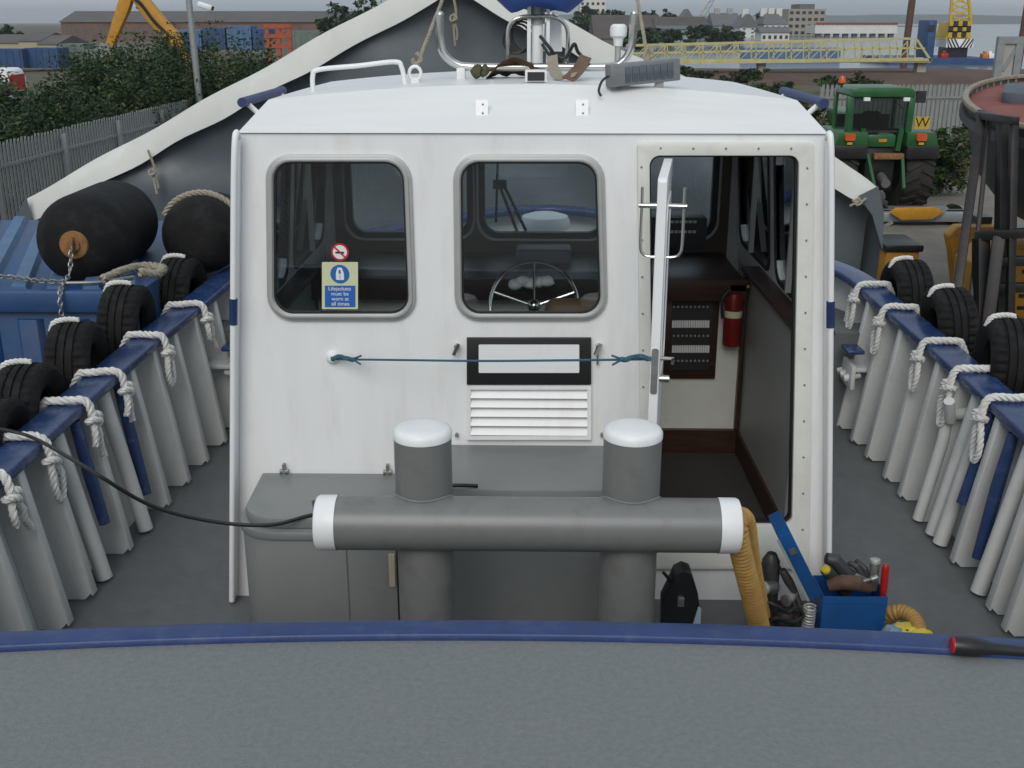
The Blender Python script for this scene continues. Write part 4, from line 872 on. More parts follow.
# ------------------------------------------------------------------ left: container, fenders, chains
CY = 6.92; CZ = 1.15; cxr = -2.56
cn = thing('blue_container', (-4.4, 8, GZ), 'blue ribbed steel container beside the left rail', 'container')
MB().bx((-6.6, CY, GZ), (cxr, 9.6, CZ - .03)).build('body', CONTB, cn, bevel=.01)
m = MB()
for k in range(14):
    x = cxr - .12 - k * .3
    m.prism([(x - .09, CY - .0), (x - .06, CY - .045), (x + .06, CY - .045), (x + .09, CY - .0)], lambda u, v, w: Vector((u, v, w)), GZ + .1, CZ - .2)
m.build('front_ribs', CONTB, cn, bevel=.006)
MB().bx((-6.62, CY - .06, CZ - .15), (cxr + .02, CY + .0, CZ - .0)).build('top_rail', CONTB, cn, bevel=.02)
m = MB()
for k in range(24):
    x = cxr - .05 - k * .24
    m.prism([(x - .07, CZ - .029), (x - .045, CZ + .012), (x + .045, CZ + .012), (x + .07, CZ - .029)], lambda u, v, w: Vector((u - (w - CY) * .35, w, v)), CY + .01, 9.55)
m.build('lid_ribs', mat('faded_container_blue', (.06, .14, .27), .6, var=.2, vs_=6, dirt=(.2, .16, .13), dirt_amt=.5, dirt_scale=3), cn)
def fender(name, c0, c1, r, label, plate_=True):
    c0 = Vector(c0); c1 = Vector(c1); ax = (c1 - c0); Ln = ax.length; ax.normalize()
    rt = thing(name, c0.lerp(c1, .5) - Vector((0, 0, r)), label, 'fender', 'pneumatic fenders on the container')
    prof = [(0, .0), (.085, -.0)] + [(lerp(.085, r, math.sin(math.pi / 2 * t) ** .9), .0 + .26 * (1 - math.cos(math.pi / 2 * t))) for t in [k / 10 for k in range(1, 11)]]
    prof += [(r, Ln * .5)] + [(a_, Ln - h) for a_, h in prof[::-1]]
    MB().lathe(prof, c0, ax, 48).build('body', BLACK, rt)
    if not plate_: return rt
    MB().lathe([(0, -.03), (.04, -.03), (.045, -.012), (.088, -.01), (.095, .0), (.09, .02), (0, .02)], c0, ax, 24).build('end_plate', RUST, rt)
    q = ax.orthogonal().normalized(); MB().tube([c0 - ax * .02 + (Vector((0, 0, 1)) * math.cos(t * math.pi / 8) + ax * -math.sin(t * math.pi / 8)) * .045 for t in range(9)], .014, 8).build('shackle', RUST, rt)
    return rt
f1a, f1b = P(74, 245, 7.15), P(124, 217, 8.45)
fender('pneumatic_fender', f1a, f1b, .308, 'large black rubber fender with a rusty end plate on the blue container')
f2a, f2b = P(196, 237, 7.75), P(222, 226, 8.9); r2 = .285
fender('pneumatic_fender', f2a, f2b, r2, 'black rubber fender with a rope over it beside the wheelhouse', False)
m = MB(); ax = (f2b - f2a).normalized(); c = f2a + ax * .3; u = Vector((0, 0, 1)); v = ax.cross(u).normalized()
rope_geo(m, [c + (u * math.cos(R(t)) + v * math.sin(R(t))) * (r2 + .02) for t in range(-62, 100, 16)], .024, pitch=.12, step=.015); tag(m.build('fender_rope', ROPEG), 'pale rope passed over the fender nearest the wheelhouse', 'rope')
def chain(name, pts, label, size=.045):
    path = smooth_path(pts, 10); L_ = [0]
    for a, b in zip(path, path[1:]): L_.append(L_[-1] + (b - a).length)
    n = int(L_[-1] / (size * .72)); m = MB(); j = 0
    for i in range(n):
        s_ = L_[-1] * (i + .5) / n
        while j < len(L_) - 2 and L_[j + 1] < s_: j += 1
        c = path[j].lerp(path[j + 1], (s_ - L_[j]) / (L_[j + 1] - L_[j])); t = (path[j + 1] - path[j]).normalized(); a = t.orthogonal().normalized(); b = t.cross(a)
        w_ = (a if i % 2 else b); m.tube([c + t * (size * .5 * math.cos(k * math.pi / 5)) + w_ * (size * .3 * math.sin(k * math.pi / 5)) for k in range(10)], size * .11, 5, closed=True)
    return tag(m.build(name, STEEL), label, 'chain')
e_ = f1a - (f1b - f1a).normalized() * .07
chain('hanging_chain', [e_, e_ + Vector((-.005, -.06, -.16)), Vector((e_.x, CY - .1, CZ - .02)), Vector((e_.x, CY - .1, CZ - .35))], 'steel chain hanging from the rusty fender end plate')
chain('slack_chain', [PZ(-40, 276, CZ + .04), PZ(10, 277, CZ + .04), PZ(40, 281, CZ + .04), PZ(66, 282, CZ + .04)], 'steel chain lying along the edge of the blue container', .05)
m = MB(); pts = [PZ(66, 283, CZ + .04), PZ(100, 282, CZ + .03), PZ(133, 277, CZ + .03)]; m.tube(smooth_path(pts, 6), .012, 8); tag(m.build('wire_strop', STEEL), 'thin wire strop running from the chain towards the tyres', 'wire')
m = MB(); rope_geo(m, [PZ(103, 279, CZ + .05), PZ(125, 270, CZ + .06), PZ(145, 266, CZ + .05), PZ(163, 268, CZ + .05), PZ(158, 274, CZ + .05), PZ(140, 272, CZ + .09)], .03, pitch=.12, step=.015); tag(m.build('old_rope', ROPEG), 'old brown rope coiled on the container behind the tyres', 'rope')
# ------------------------------------------------------------------ the damp air over the yard and river
HZ = bpy.data.materials.new('haze_air'); HZ.use_nodes = True; t_ = HZ.node_tree; t_.nodes.clear(); ho = t_.nodes.new('ShaderNodeOutputMaterial'); pv = t_.nodes.new('ShaderNodeVolumePrincipled')
pv.inputs['Color'].default_value = (.86, .91, .96, 1); pv.inputs['Density'].default_value = .0003; pv.inputs['Anisotropy'].default_value = .2; t_.links.new(pv.outputs['Volume'], ho.inputs['Volume'])
tag(MB().bx((-5000, -150, -90), (7000, 8500, 45)).build('haze', HZ), kind='stuff')
# ------------------------------------------------------------------ tarpaulin tent over the boat ahead
YT2 = 12.0
def interp(pts, x):
    for a, b in zip(pts, pts[1:]):
        if a[0] <= x <= b[0]: return lerp(a[1], b[1], (x - a[0]) / (b[0] - a[0]))
    return pts[0][1] if x < pts[0][0] else pts[-1][1]
UP = [(24, 199.5), (386, 0), (455, -38), (485, -20), (520, -3), (560, 18), (600, 39), (660, 66), (750, 108), (835, 156), (865, 176), (877, 187)]
LOW = [(36, 220), (436, 2), (452, -8), (470, -1), (520, 26), (560, 47), (620, 78), (700, 120), (800, 170), (850, 198), (880, 210)]
def dense(q): return [(lerp(a[0], b[0], k / 12), lerp(a[1], b[1], k / 12)) for a, b in zip(q, q[1:]) for k in range(12)] + [q[-1]]
UP, LOW = dense(UP), dense(LOW)
UPW = sorted([(P(x, y, YT2).x, P(x, y, YT2).z) for x, y in UP]); LOWW = sorted([(P(x, y, YT2).x, P(x, y, YT2).z) for x, y in LOW])
tent = thing('tarpaulin_tent', (-1, 16, GZ), 'grey tarpaulin tent with a white roof sheet over the boat ahead', 'tent')
xl_, xr_ = UPW[0][0], UPW[-1][0]; N = 90; rows_f = []; rows_w = []; rows_r = []
for j in range(15):
    t = j / 14; rf = []
    for i in range(N + 1):
        x = lerp(xl_ + .02, xr_ - .02, i / N); zt = interp(UPW, x) - .03; zb = -.55 + .1 * math.sin(x * 3); s = abs(x - (xl_ + xr_) / 2) / ((xr_ - xl_) / 2)
        z = lerp(zt, zb, t); bulge = .1 * math.sin(x * 2.1 + z * .8) + .035 * math.sin(z * 6 + x * 2.1 + 3 * pnoise(Vector((x * .5, z, 4)))) + .06 * pnoise(Vector((x * 1.2 + z * .9, z * .8, 3))) + .035 * math.sin((x + z * .6) * 9) * pnoise(Vector((x * .6, z, 9))) + .45 * max(0, s - .9) * t * 4
        rf.append(Vector((x + (.05 * t), YT2 + .1 + bulge * min(1, t * 4) + t * .12, z)))
    rows_f.append(rf)
MB().sheet(rows_f).build('end_sheet', TARPG, tent, ang=80)
# white roof sheet with its overhanging flap
flap = []; edge_ = []
for i in range(N + 1):
    x = lerp(xl_, xr_, i / N); edge_.append(Vector((x, YT2 + .0, interp(UPW, x) + .012 * math.sin(x * 5)))); flap.append(Vector((x + .01 * math.sin(x * 7), YT2 - .06 + .02 * math.sin(x * 3.1), min(interp(LOWW, x), interp(UPW, x) - .12) + .012 * math.sin(x * 6.3))))
midf = [a.lerp(b, .5) - Vector((0, .012, 0)) for a, b in zip(edge_, flap)]
back = [[Vector((p.x, YT2 + d, p.z - d * .03 + .012 * d * math.sin(d * 1.2 + p.x))) for p in edge_] for d in (.15, 2, 4, 7, 10)]
MB().sheet([flap, midf, edge_] + back).build('roof_sheet', TARPW, tent, thick=.006, ang=70)
for s, xe in ((-1, xl_), (1, xr_)):
    ze = interp(UPW, xe); rows = []
    for j in range(6):
        rows.append([Vector((xe + s * (.02 + .12 * (j / 5) + .05 * math.sin(y * 2 + j)), YT2 + .02 + y, lerp(ze - y * .03, -.9, j / 5))) for y in (0, .6, 1.4, 2.4, 4, 7, 10)])
    MB().sheet(rows).build('side_sheet', TARPG, tent, ang=80)
    MB().add([P(*q, YT2 - .1) for q in ([(36, 236), (26, 196), (14, 222), (11, 256), (20, 240)] if s < 0 else [(858, 196), (878, 186), (884, 214), (882, 250), (872, 215)])], [(0, 1, 2, 3, 4)]).build('corner_fold', TARPG, tent, thick=.01)
for q0, q1, lab in (((148, 150), (157, 194), 'short frayed cord hanging from the left slope of the tent'), ((452, -10), (455, 46), 'looped cord hanging at the tent peak'), ((866, 198), (850, 206), 'pale cord tied through the right corner of the tent')):
    a = P(*q0, YT2 - .14); b = P(*q1, YT2 - .16); m = MB(); rope_geo(m, [a, a.lerp(b, .4) + Vector((.03, 0, 0)), a.lerp(b, .55), b], .016, pitch=.06, step=.02); c = a.lerp(b, .5)
    rope_geo(m, [c + Vector((0, 0, .03)), c + Vector((.04, -.02, 0)), c + Vector((-.02, -.03, -.03)), c + Vector((-.03, 0, .02)), c + Vector((.02, 0, .04))], .014, step=.02); rope_geo(m, [c, c.lerp(b, .5) + Vector((.03, 0, 0)), b + Vector((.02, 0, .06))], .012, step=.02)
    tag(m.build('tent_cord', ROPEG), lab, 'cord', 'cords on the tarpaulin tent')

# ------------------------------------------------------------------ foliage
GR = [mat('leaf_dark_green', (.01, .028, .007), .8, var=.4, vs_=3), mat('leaf_mid_green', (.022, .052, .011), .75, var=.4, vs_=3), mat('leaf_light_green', (.05, .085, .02), .7, var=.35, vs_=3), mat('leaf_dry', (.08, .065, .035), .7, var=.4, vs_=3)]
BARK = mat('bark', (.05, .04, .03), .9, var=.3)
def cg(rg): return max(-1.5, min(1.5, rg.gauss(0, 1)))
def foliage(blobs, n, size, seed=1, wts=(5, 5, 2, .3)):
    rg = random.Random(seed); m = MB(); vol = [b[1] * b[2] * b[3] for b in blobs]; tot = sum(vol)
    V = []; F = []; MI = []
    for b, v in zip(blobs, vol):
        c, rx, ry, rz = Vector(b[0]), b[1], b[2], b[3]; k = int(n * v / tot)
        clumps = []
        for q in range(max(5, k // 55)):
            d = Vector((rg.gauss(0, 1), rg.gauss(0, 1), rg.gauss(0, 1))).normalized(); rr = rg.random() ** .35
            clumps.append((c + Vector((d.x * rx, d.y * ry, d.z * rz)) * rr, rg.choices(range(4), wts)[0], rg.uniform(.1, .24)))
        for q in range(k):
            cc, mi, cr_ = rg.choice(clumps); p = cc + Vector((cg(rg) * rx, cg(rg) * ry, cg(rg) * rz)) * cr_
            if p.z < GZ + .05: continue
            if rg.random() < .25: mi = rg.choices(range(4), wts)[0]
            u = Vector((rg.gauss(0, 1), rg.gauss(0, 1), rg.gauss(0, .6))).normalized(); w_ = u.orthogonal(); w_.rotate(Matrix.Rotation(rg.uniform(0, 6.28), 3, u)); w_.normalize()
            s = size * rg.uniform(.6, 1.4); o = len(V)
            V += [p - u * s, p + w_ * s * .45 + Vector((0, 0, s * .1)), p + u * s, p - w_ * s * .45 + Vector((0, 0, s * .1))]; F.append([o, o + 1, o + 2, o + 3]); MI.append(mi)
    m.v = V; m.f = F; m.mi = MI
    return m
def bush(name, blobs, n, size, label, cat, group=None, seed=1, wts=(5, 5, 2, .3), stems=5):
    c = sum((Vector(b[0]) for b in blobs), Vector()) / len(blobs); rt = thing(name, (c.x, c.y, GZ), label, cat, group)
    foliage(blobs, n, size, seed, wts).build('crown', GR, rt, weld=False)
    m = MB(); rg = random.Random(seed + 50)
    for k in range(stems):
        b = blobs[k % len(blobs)]; p = Vector(b[0]); g = Vector((lerp(c.x, p.x, .25) + rg.uniform(-.1, .1), lerp(c.y, p.y, .25), GZ)); e = p + Vector((rg.uniform(-.4, .4) * b[1], rg.uniform(-.4, .4) * b[2], .3 * b[3]))
        r0 = max(.025, b[3] * .035); m.tube([g, g.lerp(e, .5) + Vector((rg.uniform(-.1, .1), 0, 0)) * b[1], e], [r0, r0 * .7, r0 * .25], 7)
    m.build('trunk', BARK, rt); return rt
# hedge beyond the palisade fence: bushes side by side
HB = [((6, 120), 24.0, 'dark low bush at the left end of the hedge beside the white van', 95), ((50, 105), 25.5, 'broad bush in the middle of the left hedge below the blue sheds', 62), ((112, 92), 27.5, 'bush of the left hedge below the yellow excavator arm', 52), ((160, 75), 29, 'tallest dark bush of the left hedge beside the camera pole', 34), ((232, 70), 32.5, 'bush at the right end of the hedge, right of the camera pole', 36), ((205, 72), 30.5, 'dark bush of the left hedge right behind the camera pole', 36), ((262, 80), 34, 'small bush beyond the hedge end below the orange red frame', 56), ((24, 112), 24.6, 'low bush of the left hedge between the white van and the blue sheds', 84)]
for i, ((px, py), Y, lab, top) in enumerate(HB):
    z1 = P(px, top - 16, Y).z; c = P(px, py, Y); hw = [1.5, 1.6, 1.5, 1.4, 1.5, 1.4, 1.1, 1.2][i]; rg = random.Random(i)
    bl = []
    for k in range(7):
        h = rg.uniform(.45, 1); rz = (z1 - GZ) * .36 * h + .2
        bl.append(((c.x - .6 + rg.uniform(-1, 1) * hw, Y + .6 + rg.uniform(-1.2, 1.6), GZ + (z1 - GZ) * h - rz * 1.05), hw * rg.uniform(.5, .75), 1.1, rz))
    bl.append(((c.x - .3, Y + .8, GZ + (z1 - GZ) * .3), hw * 1.25, 1.5, (z1 - GZ) * .32))
    bush('hedge_bush', bl, 34000, .055, lab, 'bush', 'bushes beyond the palisade fence', seed=i + 3, wts=(6, 5, 1.6, .5))
# ------------------------------------------------------------------ palisade fences
PAL = mat('palisade_grey', (.25, .265, .27), .6, .3, var=.12, vs_=5)
def palisade(p0, p1, h, label):
    p0, p1 = Vector(p0), Vector(p1); d = p1 - p0; Ln = d.length; d.normalize(); nrm = Vector((-d.y, d.x, 0)); rt = thing('palisade_fence', p0.lerp(p1, .5), label, 'fence')
    m = MB(); n = int(Ln / .135)
    for k in range(n):
        c = p0 + d * (k + .5) * .135; hh = h + rnd(-.015, .015)
        M = lambda u, v, w: c + d * u + nrm * w + Vector((0, 0, v))
        m.prism([(-.045, .05), (.045, .05), (.045, hh - .1), (.022, hh), (0, hh - .06), (-.022, hh), (-.045, hh - .1)], M, -.004, .004)
    m.build('pales', PAL, rt)
    for z in (.35, h - .4): MB().bar(p0 + Vector((0, 0, z)) + nrm * -.03, p1 + Vector((0, 0, z)) + nrm * -.03, .04, .05).build('cross_rail', PAL, rt)
    k = 0.0
    while k <= Ln: c = p0 + d * k - nrm * .08; MB().bx((c.x - .04, c.y - .04, GZ), (c.x + .04, c.y + .04, GZ + h - .1)).build('post', PAL, rt); k += 2.75
    return rt
palisade((-9.15, 13.0, GZ), (-8.75, 34.0, GZ), 2.2, 'long grey palisade fence on the left in front of the hedge')
fa, fb = PZ(884, 128, GZ), PZ(990, 126, GZ); yy = 34.0
palisade((P(820, 100, yy).x, yy, GZ), (P(1075, 100, yy).x, yy + .4, GZ), P(930, 84, yy).z - GZ, 'grey palisade fence behind the green tractor')
# ------------------------------------------------------------------ camera pole
Yp = 29.0; p = P(200, 90, Yp)
pole = thing('camera_pole', (p.x, Yp, GZ), 'tall grey steel pole with a white security camera above the hedge', 'pole')
MB().tube([(p.x, Yp, GZ), (p.x - .08, Yp, P(195, 10, Yp).z), (p.x - .1, Yp, 6.2)], [.085, .08, .075], 16).build('shaft', GALV, pole)
q = P(205, 6, Yp); cm = MB().box(q, (.36, .13, .13), (0, R(18), 0)).build('security_camera', CAPW, pole, bevel=.03); MB().bar(q + Vector((-.18, 0, .06)), q + Vector((-.05, 0, .02)), .05, .05).build('arm', CAPW, cm)
MB().box(q + Vector((.19, 0, -.06)), (.03, .1, .1), (0, R(18), 0)).build('lens', GASK, cm)
# ------------------------------------------------------------------ far left: warehouse, sheds, containers, excavator, van
BRICK = mat('brown_brick', (.16, .095, .07), .9, var=.25, vs_=.6, dirt=(.11, .08, .065), dirt_amt=.6, dirt_scale=.15)
ROOFT = mat('weathered_roof', (.1, .09, .085), .9, var=.2, vs_=.3, dirt=(.07, .065, .06), dirt_amt=.5, dirt_scale=.08)
def house(name, px0, px1, py_top, Y, depth, label, cat, wall, roofm, roof_h=0, hip=0, gable='x', win=None, winm=None, group=None, base=GZ, chim=0, eave=.3):
    a = P(px0, py_top, Y); b = P(px1, py_top, Y); zt = (a.z + b.z) / 2
    rt = thing(name, ((a.x + b.x) / 2, Y + depth / 2, base), label, cat, group)
    ze = zt - roof_h
    MB().bx((a.x, Y, base), (b.x, Y + depth, ze)).build('wall', wall, rt)
    if roof_h:
        x0, x1, y0, y1 = a.x - eave, b.x + eave, Y - eave, Y + depth + eave; yc = (y0 + y1) / 2; xc = (x0 + x1) / 2
        if gable == 'x': vs_ = [(x0, y0, ze), (x1, y0, ze), (x1, y1, ze), (x0, y1, ze), (x0 + hip, yc, zt), (x1 - hip, yc, zt)]; fs = [(0, 1, 5, 4), (2, 3, 4, 5), (0, 4, 3), (1, 2, 5), (0, 3, 2, 1)]
        else: vs_ = [(x0, y0, ze), (x1, y0, ze), (x1, y1, ze), (x0, y1, ze), (xc, y0 + hip, zt), (xc, y1 - hip, zt)]; fs = [(0, 1, 4), (1, 2, 5, 4), (2, 3, 5), (3, 0, 4, 5), (0, 3, 2, 1)]
        m = MB(); m.add([Vector(v) + Vector((0, 0, .02)) for v in vs_], fs); rf = m.build('roof', roofm, rt)
        for k in range(chim):
            cx_ = lerp(a.x, b.x, (k + .5) / chim); MB().bx((cx_ - .6, yc - .5, zt - roof_h * .3), (cx_ + .6, yc + .5, zt + 1.0)).build('chimney', wall, rf)
    if win:
        nx_, nz_, fr_w, fr_h = win
        for r_ in range(nz_):
            for k in range(nx_):
                cx_ = lerp(a.x, b.x, (k + .5) / nx_); ww = (b.x - a.x) / nx_ * fr_w; zz0 = max(base, ze - (P(px0, py_top, Y).z - P(px0, win_base, Y).z)) if False else base
                H_ = ze - vis_base(Y, base); cz = ze - H_ * (r_ + .55) / nz_; hh = H_ / nz_ * fr_h
                MB().bx((cx_ - ww / 2, Y - .06, cz - hh / 2), (cx_ + ww / 2, Y + .05, cz + hh / 2)).build('window', winm or DKGL, rt)
    return rt
DKGL = mat('dark_window_glass', (.03, .035, .04), .15, var=.2)
def vis_base(Y, base): return base
house('warehouse', 59, 402, 11, 205, 14, 'long brown brick warehouse with a ridged roof behind the hedge', 'warehouse', BRICK, ROOFT, roof_h=1.9, hip=.4, win=(40, 1, .35, .6), winm=mat('dusty_pane', (.1, .1, .1), .4, var=.3))
for k, (x0, x1, yt, Y, lab, wm) in enumerate([(-30, 18, 37, 130, 'low cream shed at the far left edge, above the blue sheds', 'cream_render'), (17, 38, 35, 128, 'small brown roofed shed left of the warehouse', 'cream_render'), (36, 55, 38, 125, 'pale shed just left of the brick warehouse gable', 'cream_render')]):
    house('shed', x0, x1, yt - 2, Y, 9, lab, 'shed', mat(wm, (.38, .34, .24), .85, var=.1), ROOFT, roof_h=.9, hip=0, group='small sheds left of the warehouse', eave=.15)
YARDB = [mat('site_blue', (.02, .06, .16), .6, var=.25, vs_=1.5), mat('site_pale_blue', (.07, .14, .27), .6, var=.25, vs_=1.5), mat('site_green', (.12, .17, .14), .7, var=.2, vs_=1.5)]
def site_box(px0, px1, py0, py1, Y, lab, mm, name='site_container', cat='container', group='steel containers in the yard'):
    a = P(px0, py0, Y); b = P(px1, py1, Y); rt = thing(name, ((a.x + b.x) / 2, Y, b.z), lab, cat, group)
    MB().bx((a.x, Y, b.z), (b.x, Y + 2.4, a.z)).build('body', mm, rt); m = MB(); n = max(3, int((b.x - a.x) / .5))
    for k in range(n): x = lerp(a.x, b.x, (k + .5) / n); m.bx((x - .1, Y - .05, b.z + .1), (x + .1, Y + .01, a.z - .1))
    m.build('ribs', mm, rt); return rt
site_box(-20, 24, 49, 68, 90, 'blue container at the far left above the white van', YARDB[0]); site_box(24, 59, 48, 68, 91, 'blue container second from the left edge', YARDB[0]); site_box(59, 86, 44, 68, 95, 'grey green container left of the excavator arm', YARDB[2]); site_box(84, 112, 50, 68, 92, 'lower grey green container behind the excavator stick', YARDB[2])
for i, (a, b, t, lab, k) in enumerate([(176, 202, 30, 'pale blue container just left of the camera pole', 1), (202, 226, 28, 'blue container right of the camera pole', 0), (226, 252, 26, 'pale blue container left of the orange frame', 1), (252, 270, 29, 'blue container behind the orange frame', 0), (290, 330, 31, 'grey green container right of the orange frame', 2)]): site_box(a, b, t, 50, 100, lab, YARDB[k])
ORG = mat('orange_red_paint', (.34, .07, .025), .6, var=.2)
a = P(268, 46, 88); b = P(289, 26, 88); fr_ = thing('gantry', ((a.x + b.x) / 2, 88, GZ), 'orange red steel frame standing beside the blue containers', 'frame')
for x in (a.x, (a.x + b.x) / 2, b.x): MB().bx((x - .14, 87.9, GZ), (x + .14, 88.2, b.z)).build('upright', ORG, fr_)
for z in (a.z, lerp(a.z, b.z, .5), b.z): MB().bx((a.x - .2, 87.85, z - .14), (b.x + .2, 88.1, z + .14)).build('crossbar', ORG, fr_)
MB().bar((a.x, 88, a.z), (b.x, 88, b.z), .15, .15).build('brace', ORG, fr_)
Ye = 62.0; E_ = lambda px, py: P(px, py, Ye)
ex = thing('excavator', (E_(176, 60).x, Ye, GZ), 'yellow excavator with its raised boom bent above the hedge', 'excavator')
def arm(name, pts, wds, th, mm, parent):
    path = [E_(*q) for q in pts]; m = MB(); rows = []
    for i, p in enumerate(path):
        t = (path[min(i + 1, len(path) - 1)] - path[max(i - 1, 0)]).normalized(); n_ = Vector((-t.z, 0, t.x)); wd = wds[i] * .0535
        rows.append([p + n_ * wd / 2 + Vector((0, -th / 2, 0)), p - n_ * wd / 2 + Vector((0, -th / 2, 0)), p - n_ * wd / 2 + Vector((0, th / 2, 0)), p + n_ * wd / 2 + Vector((0, th / 2, 0)), p + n_ * wd / 2 + Vector((0, -th / 2, 0))])
    m.sheet(rows); m.add(rows[0][:4], [(0, 1, 2, 3)]); m.add(rows[-1][:4], [(0, 1, 2, 3)]); return m.build(name, mm, parent, bevel=.04)
arm('stick', [(109, 50), (115, 32), (124, 8), (129, -8), (133, -14)], [6, 9, 12, 12, 8], .5, YEL, ex)
arm('boom', [(128, -14), (140, -2), (152, 14), (163, 27), (174, 36), (184, 58)], [9, 13, 15, 14, 12, 12], .6, YEL, ex)
MB().cyl(E_(137, 6), E_(160, 22), .13, 10).build('ram', STEEL, ex); MB().cyl(E_(132, -4), E_(140, 8), .09, 10).build('ram_rod', CHROME, ex)
m = MB()
for k in range(2): m.tube(smooth_path([E_(129 + k * 2, -6) - Vector((0, .35, 0)), E_(143, 5 - k * 2) - Vector((0, .36, 0)), E_(156, 22 - k * 2) - Vector((0, .36, 0)), E_(168, 33 - k) - Vector((0, .36, 0))], 5), .06, 6)
m.build('hydraulic_hoses', BLKP, ex)
MB().cyl(E_(131, -10) - Vector((0, .4, 0)), E_(131, -10) + Vector((0, .4, 0)), .25, 14).build('pin', STEEL, ex)
c = E_(185, 75); MB().bx((c.x - 1.0, Ye - .3, GZ + .7), (c.x + .6, Ye + 1.6, GZ + 1.2)).build('engine_deck', YEL, ex, bevel=.08); MB().bx((c.x - .9, Ye - 1.3, GZ + .9), (c.x + .6, Ye - .35, GZ + 2.2)).build('cab', YEL, ex, bevel=.1)
for dy in (-1.1, 1.2): MB().prism(rpoly([(-2, 0), (2, 0), (2, .85), (-2, .85)], .4), lambda u, v, w: Vector((c.x + 1 + u, Ye + dy + w, GZ + v)), -.3, .3).build('track', BLKP, ex)
MB().prism([(-.5, 0), (.5, 0), (.7, .8), (-.1, 1.0)], lambda u, v, w: Vector((E_(108, 60).x + u, Ye + w, E_(108, 62).z + v)), -.6, .6).build('bucket', STEEL, ex)
# white van
Yv = 56.0; a = P(-22, 100, Yv); b = P(16, 68, Yv)
van = thing('parked_van', ((a.x + b.x) / 2, Yv, GZ), 'white van half hidden by the hedge at the left edge', 'van')
z0, z1 = GZ + .35, b.z; prof = [(a.x - 2, z0), (b.x, z0), (b.x + .02, z0 + .9), (b.x - .1, z1 - .12), (b.x - .3, z1), (a.x - 2, z1)]
MB().prism(rpoly(prof, .12, 3), lambda u, v, w: Vector((u, Yv + w, v)), -.95, .95).build('body', CAPW, van, bevel=.05)
MB().bx((a.x - .2, Yv - .962, z1 - .85), (b.x - .75, Yv - .95, z1 - .3)).build('side_window', DKGL, van); MB().bx((b.x - .1, Yv - .7, z0 + .1), (b.x + .06, Yv + .7, z0 + .35)).build('bumper', DASH, van); MB().bx((b.x - .02, Yv - .93, z0 + .6), (b.x + .05, Yv - .78, z1 - .35)).build('tail_light', RED, van)
MB().bx((b.x - .0, Yv - .75, z0 + .4), (b.x + .04, Yv + .75, z1 - .3)).build('rear_door', RED, van)
for x in (a.x - .8, b.x - .7):
    for dy in (-.95, .75): MB().cyl((x, Yv + dy, GZ + .34), (x, Yv + dy + .2, GZ + .34), .34, 20).build('wheel', BLACK, van)
# ------------------------------------------------------------------ far shore trees and buildings
def far_tree(px, py_top, Y, w_px, label, seed, n=900, wts=(5, 4, 1, .4), base=GZ):
    top = P(px, py_top, Y); wd = w_px * Y / 1100 / 2; h = top.z - base; rg = random.Random(seed)
    bl = [((top.x + rg.uniform(-.5, .5) * wd, Y + rg.uniform(-.4, .4) * wd, base + h * rg.uniform(.45, .72)), wd * rg.uniform(.45, .7), wd * .6, h * rg.uniform(.2, .27)) for _ in range(6)]
    bl.append(((top.x, Y, top.z - h * .2), wd * .5, wd * .5, h * .2)); bl.append(((top.x, Y, base + h * .3), wd, wd * .7, h * .28))
    return bush('tree', bl, n, max(.12, Y / 420), label, 'tree', None, seed, wts, stems=3)
for i, (px, pt, Y, wpx, lab) in enumerate([(6, 25, 150, 26, 'small dark tree at the far left edge above the sheds'), (338, 2, 120, 44, 'dark tree at the right end of the brick warehouse'), (326, 15, 95, 30, 'lower bush before the dark tree by the warehouse'), (372, -6, 130, 50, 'broad tree just behind the left slope of the tent'),
    (586, 5, 240, 30, 'dark tree right of the mast, below the pale tower block'), (612, 10, 235, 34, 'tree left of the dark shed roofs on the far shore'), (628, 30, 150, 30, 'low dark bush above the left end of the yellow gangway'), (652, 27, 155, 30, 'low bush just left of the green shed'), (705, 24, 170, 36, 'bushy tree between the green shed and the white gable house'), (728, 26, 172, 28, 'tree just left of the white gable house'),
    (672, 30, 165, 24, 'brownish bush in front of the green shed'), (762, 12, 260, 20, 'tree between the two white houses'), (650, 9, 280, 24, 'distant tree on the skyline above the dark roofs'), (668, 10, 285, 22, 'distant tree on the skyline left of the white lattice tower')]):
    far_tree(px, pt, Y, wpx, lab, 100 + i, n=1100, wts=(6, 4, .8, 1.2 if i % 3 == 0 else .3))
DROOF = mat('dark_shed_roof', (.075, .062, .058), .85, var=.2, vs_=.3); WREN = mat('white_render', (.6, .6, .58), .8, var=.06, vs_=.4, dirt=(.4, .4, .38), dirt_amt=.4, dirt_scale=.3); GREN = mat('grey_render', (.33, .32, .3), .85, var=.1, vs_=.4); SLATE = mat('slate_roof', (.12, .12, .125), .8, var=.15)
house('boat_shed', 596, 664, 15, 215, 22, 'long dark roofed shed on the far shore behind the light bar', 'shed', mat('pale_green_clad', (.2, .25, .2), .8), DROOF, roof_h=4.2, hip=0)
house('boat_shed', 660, 712, 17, 214, 20, 'second dark roofed shed with a pale green wall on the far shore', 'shed', mat('pale_green_clad', (.2, .25, .2), .8), DROOF, roof_h=3.6, hip=0)
house('green_shed', 660, 690, 26, 190, 8, 'pale green low shed among bushes on the far shore', 'shed', mat('mint_cladding', (.22, .3, .24), .7), SLATE, roof_h=.5)
house('white_house', 715, 741, 13, 250, 12, 'grey roofed terrace with dormers left of the white gable house', 'house', GREN, SLATE, roof_h=2.6, win=(4, 2, .4, .4), chim=2)
house('white_house', 741, 758, 14, 235, 10, 'narrow white gable house on the far shore', 'house', WREN, SLATE, roof_h=2.5, gable='y', win=(2, 3, .3, .35), chim=1)
